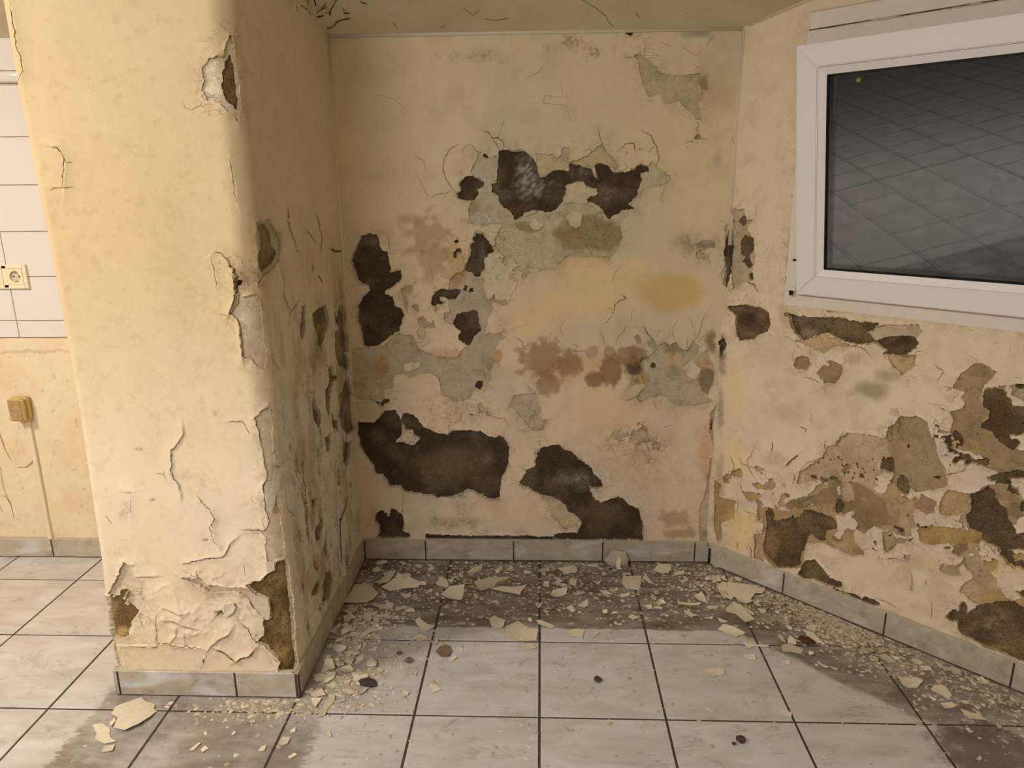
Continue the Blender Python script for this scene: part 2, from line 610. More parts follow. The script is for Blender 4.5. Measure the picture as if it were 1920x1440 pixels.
class PillarWall:
    """left return, rounded arris, front, rounded arris and alcove side unrolled along s"""

    def __init__(self):
        a = YBK - (YF + RL)
        self.k = [0.0, a, a + RL * math.pi / 2]
        self.k.append(self.k[-1] + (XR - RR) - (XL + RL))
        self.k.append(self.k[-1] + RR * math.pi / 2)
        self.k.append(self.k[-1] + YBK - (YF + RR))

    def base(self, s):
        k = self.k
        s = np.asarray(s, float)
        x = np.zeros_like(s)
        y = np.zeros_like(s)
        nx = np.zeros_like(s)
        ny = np.zeros_like(s)
        m = s < k[1]
        x[m], y[m], nx[m], ny[m] = XL, YBK - s[m], -1, 0
        m = (s >= k[1]) & (s < k[2])
        th = (s[m] - k[1]) / RL
        nx[m], ny[m] = -np.cos(th), -np.sin(th)
        x[m], y[m] = XL + RL + RL * nx[m], YF + RL + RL * ny[m]
        m = (s >= k[2]) & (s < k[3])
        x[m], y[m], nx[m], ny[m] = XL + RL + s[m] - k[2], YF, 0, -1
        m = (s >= k[3]) & (s < k[4])
        th = (s[m] - k[3]) / RR
        nx[m], ny[m] = np.sin(th), -np.cos(th)
        x[m], y[m] = XR - RR + RR * nx[m], YF + RR + RR * ny[m]
        m = s >= k[4]
        x[m], y[m], nx[m], ny[m] = XR, YF + RR + s[m] - k[4], 1, 0
        return x, y, nx, ny

    def pt(self, s, t, off):
        s, t, off = np.broadcast_arrays(np.asarray(s, float), np.asarray(t, float), np.asarray(off, float))
        x, y, nx, ny = self.base(s)
        # the pillar leans a little: its left arris is bowed
        bow = 0.016 * np.exp(-((t - 0.95) / 0.55) ** 2) * np.clip((XR - x) / (XR - XL), 0, 1)
        return np.stack([x + nx * off + bow, y + ny * off, t], -1)

    def st(self, u, v):
        k = self.k
        P = hit(u, v, (0, YF, 0), (0, 1, 0))
        if P[0] < XR - RR:
            return (k[2] + max(P[0], XL) - (XL + RL), P[2])
        Q = hit(u, v, (XR, 0, 0), (1, 0, 0))
        if Q[1] > YF + RR:
            return (k[4] + Q[1] - (YF + RR), Q[2])
        d = ray(u, v)
        c = np.array([XR - RR, YF + RR])
        o = CAM[:2] - c
        A = d[0] ** 2 + d[1] ** 2
        B = 2 * (o @ d[:2])
        Cc = o @ o - RR * RR
        disc = B * B - 4 * A * Cc
        if disc < 0:
            return (k[3] + RR * 0.9, P[2])
        tt = (-B - math.sqrt(disc)) / (2 * A)
        H = CAM + tt * d
        th = math.atan2(H[0] - c[0], -(H[1] - c[1]))
        return (k[3] + RR * min(max(th, 0), math.pi / 2), H[2])


W_BACK = FlatWall((0, 0.511, 0), (1, 0, 0), (0, -1, 0))
W_RIGHT = FlatWall(CORN - NR * 0.010, DR, NR)
W_LEFT = PillarWall()


def clip_mesh(name, wall, S1, T1, Fk, H, C, skirt=None):
    """Grid over (S1,T1); keep Fk>0, cut exactly along Fk=0, close the cut edge down to height `skirt`."""
    nt, ns = len(T1), len(S1)
    S, T = np.meshgrid(S1, T1)
    s, tt, f, h = S.ravel(), T.ravel(), Fk.ravel().copy(), H.ravel()
    c = C.reshape(-1, C.shape[-1])
    f[np.abs(f) < 1e-7] = 1e-7
    idx = np.arange(nt * ns).reshape(nt, ns)
    E = [np.stack([idx[:, :-1].ravel(), idx[:, 1:].ravel()], 1),
         np.stack([idx[:-1].ravel(), idx[1:].ravel()], 1),
         np.stack([idx[:-1, :-1].ravel(), idx[1:, 1:].ravel()], 1)]
    vs_, vt_, vh_, vc_ = [s], [tt], [h], [c]
    n = nt * ns
    eid = []
    for e in E:
        a, b = e[:, 0], e[:, 1]
        cr = (f[a] > 0) != (f[b] > 0)
        ids = np.full(len(e), -1)
        m = np.nonzero(cr)[0]
        ids[m] = n + np.arange(len(m))
        q = (f[a[m]] / (f[a[m]] - f[b[m]]))
        vs_.append(s[a[m]] + (s[b[m]] - s[a[m]]) * q)
        vt_.append(tt[a[m]] + (tt[b[m]] - tt[a[m]]) * q)
        vh_.append(h[a[m]] + (h[b[m]] - h[a[m]]) * q)
        vc_.append(c[a[m]] + (c[b[m]] - c[a[m]]) * q[:, None])
        n += len(m)
        eid.append(ids)
    eh = eid[0].reshape(nt, ns - 1)
    ev = eid[1].reshape(nt - 1, ns)
    ed = eid[2].reshape(nt - 1, ns - 1)
    v00, v10, v01, v11 = idx[:-1, :-1], idx[:-1, 1:], idx[1:, :-1], idx[1:, 1:]
    tris = [(v00, v10, v11, eh[:-1], ev[:, 1:], ed), (v00, v11, v01, ed, eh[1:], ev[:, :-1])]
    out, segs = [], []
    for a, b, cc, eab, ebc, eca in tris:
        V3 = np.stack([a.ravel(), b.ravel(), cc.ravel()], 1)
        E3 = np.stack([eab.ravel(), ebc.ravel(), eca.ravel()], 1)
        ins = f[V3] > 0
        k = ins.sum(1)
        out.append(V3[k == 3])
        for r in range(3):
            i, j, l = r, (r + 1) % 3, (r + 2) % 3
            m = (k == 1) & ins[:, i]
            if m.any():
                out.append(np.stack([V3[m, i], E3[m, i], E3[m, l]], 1))
                segs.append(np.stack([E3[m, i], E3[m, l]], 1))
            m = (k == 2) & ~ins[:, l]
            if m.any():
                out.append(np.stack([V3[m, i], V3[m, j], E3[m, j]], 1))
                out.append(np.stack([V3[m, i], E3[m, j], E3[m, l]], 1))
                segs.append(np.stack([E3[m, j], E3[m, l]], 1))
    F3 = np.concatenate(out)
    s = np.concatenate(vs_)
    tt = np.concatenate(vt_)
    h = np.concatenate(vh_)
    c = np.concatenate(vc_)
    if skirt is not None and segs:
        sg = np.concatenate(segs)
        base = len(s)
        a2 = base + np.arange(len(sg))
        b2 = a2 + len(sg)
        s = np.concatenate([s, s[sg[:, 0]], s[sg[:, 1]]])
        tt = np.concatenate([tt, tt[sg[:, 0]], tt[sg[:, 1]]])
        h = np.concatenate([h, np.full(2 * len(sg), skirt)])
        c = np.concatenate([c, c[sg[:, 0]] * 0.45, c[sg[:, 1]] * 0.45])  # foot of the cut edge darkened: a shadow outline put into its colour
        # own top vertices for the edge strip, so that the edge shades crisply
        a1 = len(s) + np.arange(len(sg))
        b1 = a1 + len(sg)
        s = np.concatenate([s, s[sg[:, 0]], s[sg[:, 1]]])
        tt = np.concatenate([tt, tt[sg[:, 0]], tt[sg[:, 1]]])
        h = np.concatenate([h, h[sg[:, 0]], h[sg[:, 1]]])
        c = np.concatenate([c, c[sg[:, 0]], c[sg[:, 1]]])
        F3 = np.concatenate([F3, np.stack([b1, a1, a2], 1), np.stack([b1, a2, b2], 1)])
    used = np.zeros(len(s), bool)
    used[F3.ravel()] = True
    remap = np.cumsum(used) - 1
    V = wall.pt(s[used], tt[used], h[used])
    return mesh_np(name, V, remap[F3], np.clip(c[used], 0, 0.95))


class Coats:
    """A damaged wall: bare render (the wall itself), skim coat and paint coat, with real edges."""

    def __init__(self, wall, S1, T1, ref, paint_alb=(225, 203, 158), seed=1):
        self.w, self.S1, self.T1, self.seed = wall, np.asarray(S1), np.asarray(T1), seed
        self.S, self.T = np.meshgrid(self.S1, self.T1)
        self.k = lin(paint_alb) / lin(ref)
        sh = self.S.shape
        self.FD = np.full(sh, 0.07)
        self.FP = np.full(sh, 0.07)
        self.FI = np.full(sh, -0.07)
        self.lift = np.zeros(sh)
        self.cracks = []
        self.CP = np.zeros(sh + (3,))
        self.C1 = np.zeros(sh + (3,))
        self.C2 = np.zeros(sh + (3,))
        self.hole = np.full(sh, 0.07)

    def alb(self, c):
        return lin(c) * self.k

    def poly(self, px):
        return np.array([self.w.st(u, v) for u, v in px])

    def box(self, P, m=0.07):
        s0, s1 = np.searchsorted(self.S1, [P[:, 0].min() - m, P[:, 0].max() + m])
        t0, t1 = np.searchsorted(self.T1, [P[:, 1].min() - m, P[:, 1].max() + m])
        return (slice(t0, t1), slice(s0, s1))

    def sdf(self, px):
        P = self.poly(px)
        b = self.box(P)
        if b[0].stop <= b[0].start or b[1].stop <= b[1].start:
            return None, None
        return b, poly_sdf(self.S[b], self.T[b], P)

    def dark(self, px):
        b, d = self.sdf(px)
        if b:
            self.FD[b] = np.minimum(self.FD[b], d)

    def loss(self, px, tint=None, amt=0.8):
        b, d = self.sdf(px)
        if b:
            self.FP[b] = np.minimum(self.FP[b], d)
            if tint is not None:
                n = fbm(self.S[b], self.T[b], 0.05, 4, self.seed + 40) - 0.5
                m = smooth01(-d + n * 0.03, -0.002, 0.002) * amt
                self.C1[b] = self.C1[b] * (1 - m[..., None]) + self.alb(tint) * m[..., None]

    def island(self, px):
        b, d = self.sdf(px)
        if b:
            self.FI[b] = np.maximum(self.FI[b], -d)

    def blob(self, C, u, v, rx, ry, col, amt, amp=0.5, ns=0.03, soft=0.6, speck=0.0, ring=False):
        c = np.array(self.w.st(u, v))
        a = np.array(self.w.st(u + rx, v)) - c
        e = np.array(self.w.st(u, v + ry)) - c
        P = np.array([c + (i * a + j * e) * 1.7 for i in (-1, 1) for j in (-1, 1)])
        b = self.box(P, 0.0)
        if b[0].stop <= b[0].start or b[1].stop <= b[1].start:
            return
        S, T = self.S[b] - c[0], self.T[b] - c[1]
        det = a[0] * e[1] - a[1] * e[0]
        x = (S * e[1] - T * e[0]) / det
        y = (-S * a[1] + T * a[0]) / det
        r = np.sqrt(x * x + y * y)
        sd = self.seed + int(u) % 50
        r = r + (fbm(self.S[b], self.T[b], ns, 5, sd) - 0.5) * 2 * amp
        m = smooth01(r, 1.0, 1.0 - soft)
        if ring:
            m = m * (1 - smooth01(r, 0.85, 0.5))
        if speck > 0:
            q = fbm(self.S[b], self.T[b], 0.0075, 3, sd + 3)
            m = m * ((1 - speck) + speck * smooth01(q, 0.50, 0.62))
        m = (m * amt)[..., None]
        C[b] = C[b] * (1 - m) + self.alb(col) * (np.array([1.0, 0.97, 0.80]) if C is not self.C2 else 1.0) * m

    def crack(self, px, w=0.0016, lift=0.0, side=1):
        P = self.poly(px)
        self.cracks.append((P, w))
        if lift > 0:
            b = self.box(P, 0.05)
            S, T = self.S[b], self.T[b]
            best = np.full(S.shape, 1e9)
            sg = np.zeros(S.shape)
            for i in range(len(P) - 1):
                ex, ey = P[i + 1] - P[i]
                wx, wy = S - P[i, 0], T - P[i, 1]
                q = np.clip((wx * ex + wy * ey) / (ex * ex + ey * ey + 1e-12), 0, 1)
                d2 = (wx - ex * q) ** 2 + (wy - ey * q) ** 2
                m = d2 < best
                best[m] = d2[m]
                sg[m] = (ex * wy - ey * wx)[m]
            d = np.sqrt(best)
            L = lift * np.exp(-d / 0.013) * (sg * side > 0)
            self.lift[b] = np.maximum(self.lift[b], L)

    def build(self, name, step2=3, rim=0.004, edge=0.004, rough_zone=1.0, hairs=40, hair_len=0.05, und=0.0022, smooth_paint=False):
        S, T, sd = self.S, self.T, self.seed
        n1 = (fbm(S, T, 0.022, 4, sd + 1) - 0.5) * 0.011
        n2 = (fbm(S, T, 0.007, 3, sd + 2) - 0.5) * 0.0075
        n3 = (fbm(S, T, 0.030, 4, sd + 3) - 0.5) * 0.012
        FD = self.FD + n1 * 0.75 + n2
        rimf = rim * np.clip(fbm(S, T, 0.05, 3, sd + 4) * 3.2 - 0.9, 0.25, 3.0)
        FP = np.maximum(self.FP + n3 * 0.6 + n2, self.FI + n1 * 0.6 + n2)
        FPk = np.minimum(FP, FD - rimf)
        FPk = np.minimum(FPk, self.hole)
        F1k = np.minimum(np.minimum(FD, self.hole), 0.03 - FPk)
        g = (fbm(S, T, 0.35, 3, sd + 5) - 0.5) * 2 * und
        near = np.clip((np.exp(-np.maximum(FPk, 0) / 0.044) - 0.215) / 0.785, 0, 1)
        # paint: bulges, wrinkles near the losses, curled lips at the broken edges
        rid = 1 - np.abs(fbm(S, T, 0.030, 4, sd + 6) * 2 - 1)
        lipn = np.clip(fbm(S, T, 0.04, 3, sd + 7) * 2.6 - 0.7, 0, 1.4)
        near_h = near * rough_zone
        HP = g + 0.0018 + near_h * (rid ** 3) * 0.0012 + near_h * (fbm(S, T, 0.06, 3, sd + 8) - 0.4) * 0.0035
        HP += edge * lipn * np.exp(-np.maximum(FPk, 0) / 0.009) + self.lift
        HP = np.maximum(HP, g + 0.0002)
        H1 = g - 0.0012 + (fbm(S, T, 0.05, 4, sd + 9) - 0.5) * 0.0016
        H2 = g - 0.0065 + (fbm(S, T, 0.02, 4, sd + 10) - 0.5) * 0.0045
        wearp = np.clip(near * (0.35 + 1.1 * fbm(S, T, 0.12, 3, sd + 12)), 0, 1)[..., None]
        CPw = np.concatenate([self.CP, wearp], -1)
        C1w = np.concatenate([self.C1, np.full(S.shape + (1,), 0.8)], -1)
        q = slice(None, None, step2)
        Fk2 = self.hole[q, q]
        me = clip_mesh(name, self.w, self.S1[q], self.T1[q], Fk2 if (Fk2 < 0).any() else np.ones_like(Fk2), H2[q, q], self.C2[q, q], -0.05)
        root = link(name, me, M_RENDER)
        tag(root, kind='structure')
        if (F1k > 0).any():
            link('skim_coat', clip_mesh('skim_coat', self.w, self.S1, self.T1, F1k, H1, C1w, -0.009), M_SKIM, root)
        pc = link('paint_coat', clip_mesh('paint_coat', self.w, self.S1, self.T1, FPk, HP, CPw, -0.0035), M_PAINT, root)
        # hairline cracks running out of the broken edges
        rng = np.random.default_rng(sd)
        cand = np.argwhere((FPk > 0.001) & (FPk < 0.006) & (self.hole > 0.03))
        gy, gx = np.gradient(fbm(S, T, 0.02, 2, sd)) if False else (None, None)
        for _ in range(hairs if len(cand) else 0):
            i, j = cand[rng.integers(len(cand))]
            p = np.array([self.S1[j], self.T1[i]])
            di, dj = max(i - 3, 0), max(j - 3, 0)
            ii, jj = min(i + 3, len(self.T1) - 1), min(j + 3, len(self.S1) - 1)
            gr = np.array([FPk[i, jj] - FPk[i, dj], FPk[ii, j] - FPk[di, j]])
            if np.linalg.norm(gr) < 1e-6:
                continue
            a = math.atan2(gr[1], gr[0]) + rng.normal(0, 0.5)
            L = hair_len * (0.3 + rng.random() ** 2 * 1.4)
            pts = [p]
            while L > 0:
                st = 0.006 + rng.random() * 0.008
                a += rng.normal(0, 0.55)
                p = p + st * np.array([math.cos(a), math.sin(a)])
                pts.append(p)
                L -= st
            self.cracks.append((np.array(pts), 0.0004 + 0.0007 * rng.random()))
        self._ribbons(root, FPk, HP)
        return root, FPk, HP

    def _ribbons(self, root, FPk, HP):
        V, Fc = [], []
        rng = np.random.default_rng(self.seed + 99)
        off = 0
        for P, w in self.cracks:
            seg = np.linalg.norm(np.diff(P, axis=0), axis=1)
            L = seg.sum()
            if L < 0.004:
                continue
            n = max(3, int(L / 0.0035))
            d = np.concatenate([[0], np.cumsum(seg)])
            x = np.linspace(0, L, n)
            ps = np.stack([np.interp(x, d, P[:, 0]), np.interp(x, d, P[:, 1])], 1)
            tg = np.gradient(ps, axis=0)
            tg /= np.linalg.norm(tg, axis=1)[:, None] + 1e-9
            nm = np.stack([-tg[:, 1], tg[:, 0]], 1)
            wig = np.convolve(rng.normal(0, 1, n + 2), [0.3, 0.4, 0.3], 'valid') * min(0.0018, L * 0.06)
            ps = ps + nm * wig[:, None]
            ww = w * 0.40 * np.minimum(1, 0.25 + 4 * np.minimum(x, L - x) / L) * (0.55 + 0.9 * rng.random(n))
            a, b = ps + nm * ww[:, None], ps - nm * ww[:, None]
            j = np.clip(np.searchsorted(self.S1, ps[:, 0]), 0, len(self.S1) - 1)
            i = np.clip(np.searchsorted(self.T1, ps[:, 1]), 0, len(self.T1) - 1)
            i0, j0 = np.maximum(i - 1, 0), np.maximum(j - 1, 0)
            h = np.maximum(np.maximum(HP[i, j], HP[i0, j]), np.maximum(HP[i, j0], HP[i0, j0])) + 0.0004
            ok = FPk[i, j] > -0.0005
            q = np.concatenate([np.stack([a[:, 0], a[:, 1], h], 1), np.stack([b[:, 0], b[:, 1], h], 1)])
            V.append(q)
            k = np.arange(n - 1)
            k = k[ok[:-1] & ok[1:]]
            if len(k):
                Fc.append(off + np.stack([k, k + n, k + n + 1, k + 1], 1))
            off += 2 * n
        if not Fc:
            return
        V = np.concatenate(V)
        Fc = np.concatenate(Fc)
        me = mesh_np('cracks', self.w.pt(V[:, 0], V[:, 1], V[:, 2]), Fc)
        o = link('crack', me, M_CRACK, root)
        tag(o, kind='stuff')


def axis(a, b, step):
    return np.linspace(a, b, int(round((b - a) / step)) + 1)


G = 0.003
# crop frames in which the damage was read off the photograph
ZA, ZB, ZC, ZD, ZE = (800, 220, 4.0), (640, 400, 4.8), (960, 560, 4.3636), (640, 640, 4.8), (940, 780, 4.5714)
ZF, ZG, ZR = (1100, 40, 6.0), (640, 880, 6.0), (1200, 380, 3.43)
ZH, ZI, ZJ, ZK, ZL, ZM = (1340, 540, 4.8), (1560, 640, 5.3333), (1340, 780, 5.0526), (1560, 860, 5.3333), (1560, 1030, 5.3333), (1300, 980, 5.3333)
ZN, ZO, ZP, ZQ, ZS, ZT = (180, 1020, 4.5714), (180, 760, 4.5714), (380, 460, 4.5), (380, 0, 2.88), (440, 380, 3.6), (440, 740, 3.6)

# ================================================================== back wall
bw = Coats(W_BACK, axis(-0.696, 0.660, G), np.concatenate([axis(0.06, 1.83, G), [1.86, 1.90]]), (166, 146, 106), seed=11)
S, T = bw.S, bw.T
nA, nB = fbm(S, T, 0.30, 4, 3), fbm(S, T, 0.06, 5, 4)
bw.CP[:] = bw.alb((167, 147, 107))
m = smooth01(nA, 0.35, 0.7)[..., None]
bw.CP[:] = bw.CP * (1 - m) + bw.alb((158, 142, 108)) * m
m = (smooth01(nB, 0.5, 0.8) * 0.45)[..., None]
bw.CP[:] = bw.CP * (1 - m) + bw.alb((150, 132, 98)) * m
n5 = fbm(S, T, 0.05, 5, 5)
bw.C1[:] = bw.alb((150, 138, 114))
m = smooth01(n5, 0.42, 0.66)[..., None]
bw.C1[:] = bw.C1 * (1 - m) + bw.alb((163, 148, 118)) * m
m = (smooth01(fbm(S, T, 0.02, 4, 6), 0.60, 0.72) * 0.6)[..., None]
bw.C1[:] = bw.C1 * (1 - m) + bw.alb((122, 108, 84)) * m
n6 = fbm(S, T, 0.06, 5, 7)
bw.C2[:] = bw.alb((62, 50, 36))
m = smooth01(n6, 0.40, 0.72)[..., None]
bw.C2[:] = bw.C2 * (1 - m) + bw.alb((84, 72, 54)) * m
# lower skim greyer
bl = bw.blob

DARK_B = [
    (ZA, [(545, 255), (590, 240), (640, 258), (740, 255), (790, 300), (825, 350), (835, 420), (855, 450), (900, 435), (945, 395), (1010, 390), (1070, 400), (1060, 345), (1120, 360), (1180, 375), (1235, 390), (1250, 430), (1280, 460), (1270, 410), (1265, 355), (1310, 345), (1365, 360), (1385, 405), (1430, 425), (1500, 410), (1560, 385), (1600, 355), (1650, 370), (1670, 400), (1600, 420), (1615, 470), (1590, 540), (1580, 595), (1510, 650), (1545, 680), (1470, 700), (1410, 740), (1370, 760), (1330, 730), (1310, 680), (1270, 650), (1200, 625), (1215, 595), (1270, 590), (1280, 540), (1200, 520), (1180, 480), (1110, 485), (1050, 510), (1040, 570), (1020, 630), (985, 680), (920, 720), (860, 705), (800, 690), (740, 715), (700, 750), (665, 765), (630, 700), (580, 680), (550, 650), (540, 590), (490, 560), (490, 500), (530, 490), (530, 400), (540, 320)]),
    (ZA, [(250, 495), (280, 455), (320, 435), (370, 455), (430, 485), (415, 525), (380, 540), (385, 580), (355, 625), (290, 620), (235, 600), (225, 575), (260, 560)]),
    (ZA, [(415, 280), (440, 272), (465, 300), (440, 305)]),
    (ZB, [(1010, 250), (1040, 232), (1070, 255), (1030, 270)]),
    (ZB, [(1035, 320), (1085, 305), (1075, 355), (1040, 350), (1035, 400), (1010, 395), (1010, 350)]),
    (ZB, [(1185, 215), (1225, 170), (1265, 180), (1300, 230), (1340, 270), (1380, 340), (1330, 370), (1290, 400), (1280, 440), (1300, 495), (1260, 520), (1250, 570), (1200, 570), (1160, 530), (1115, 510), (1140, 440), (1150, 400), (1165, 330), (1160, 280), (1200, 260)]),
    (ZB, [(95, 430), (110, 370), (150, 280), (190, 205), (250, 185), (320, 190), (345, 240), (350, 300), (375, 340), (425, 345), (435, 420), (440, 530), (480, 530), (530, 510), (545, 560), (530, 600), (460, 655), (400, 680), (390, 730), (460, 760), (480, 830), (530, 850), (565, 910), (550, 980), (520, 1050), (440, 1110), (380, 1150), (320, 1190), (260, 1200), (205, 1190), (190, 1100), (160, 980), (150, 900), (165, 800), (200, 740), (260, 700), (250, 650), (190, 630), (150, 590), (130, 520), (110, 470)]),
    (ZB, [(805, 800), (820, 750), (860, 700), (920, 680), (970, 690), (1080, 680), (1075, 720), (1020, 770), (960, 770), (920, 740), (880, 760), (890, 790), (940, 800), (870, 820), (820, 825)]),
    (ZB, [(1090, 690), (1110, 650), (1135, 650), (1120, 700)]),
    (ZB, [(1150, 680), (1185, 670), (1185, 705), (1155, 705)]),
    (ZB, [(1000, 990), (1040, 910), (1130, 880), (1225, 880), (1235, 970), (1260, 1050), (1200, 1110), (1150, 1190), (1100, 1160), (1065, 1140), (1070, 1060), (1040, 1040)]),
    (ZD, [(150, 720), (210, 730), (300, 725), (370, 650), (400, 620), (480, 615), (510, 660), (540, 740), (550, 790), (530, 850), (480, 905), (560, 905), (625, 935), (670, 925), (715, 885), (660, 830), (640, 800), (580, 790), (545, 720), (550, 660), (590, 640), (640, 655), (700, 710), (740, 770), (800, 790), (860, 825), (960, 840), (1000, 805), (1120, 800), (1250, 805), (1320, 850), (1380, 865), (1420, 845), (1460, 870), (1515, 950), (1505, 1110), (1480, 1160), (1440, 1230), (1420, 1410), (1340, 1420), (1260, 1380), (1200, 1350), (1140, 1335), (1080, 1370), (980, 1400), (870, 1400), (820, 1380), (750, 1375), (650, 1360), (560, 1340), (540, 1300), (430, 1300), (425, 1260), (370, 1200), (300, 1190), (290, 1120), (220, 1020), (170, 930), (155, 830)]),
    (ZD, [(1200, 380), (1230, 350), (1270, 365), (1270, 410), (1240, 430), (1210, 415)]),
    (ZD, [(270, 520), (350, 555), (380, 525), (440, 515), (440, 540), (390, 560), (385, 600), (350, 580)]),
    (ZG, [(385, 580), (400, 490), (440, 460), (480, 450), (485, 490), (510, 490), (510, 530), (545, 530), (555, 500), (570, 445), (620, 455), (680, 490), (710, 550), (705, 640), (690, 680), (780, 740), (740, 765), (400, 765), (440, 700), (430, 630)]),
    (ZE, [(205, 500), (215, 465), (300, 430), (300, 320), (340, 280), (430, 255), (490, 250), (540, 290), (610, 315), (660, 370), (710, 400), (770, 450), (800, 510), (850, 545), (870, 605), (800, 610), (750, 600), (770, 660), (810, 720), (860, 745), (930, 710), (1010, 690), (1050, 710), (1090, 760), (1170, 790), (1190, 870), (1215, 930), (1210, 1060), (1100, 1060), (900, 1060), (640, 1060), (440, 1055), (450, 1010), (560, 1000), (650, 1005), (670, 960), (690, 920), (660, 870), (570, 820), (560, 770), (500, 720), (430, 690), (340, 680), (280, 650), (240, 610), (160, 585), (155, 560)]),
    (ZE, [(-640, 1015), (-300, 1025), (0, 1022), (210, 1020), (440, 1035), (440, 1070), (-640, 1060)]),
    (ZR, [(575, 170), (600, 180), (600, 300), (590, 420), (580, 490), (555, 560), (550, 500), (560, 420), (540, 310), (555, 230)]),
    (ZC, [(1690, 350), (1740, 320), (1760, 380), (1720, 470), (1700, 440)]),
    (ZF, [(430, 110), (470, 100), (522, 128), (505, 160), (455, 142)]),
    (ZC, [(1125, 545), (1150, 520), (1180, 540), (1170, 580), (1140, 580)]),
    (ZE, [(1800, 40), (1840, 30), (1870, 100), (1840, 130), (1790, 110)]),
]
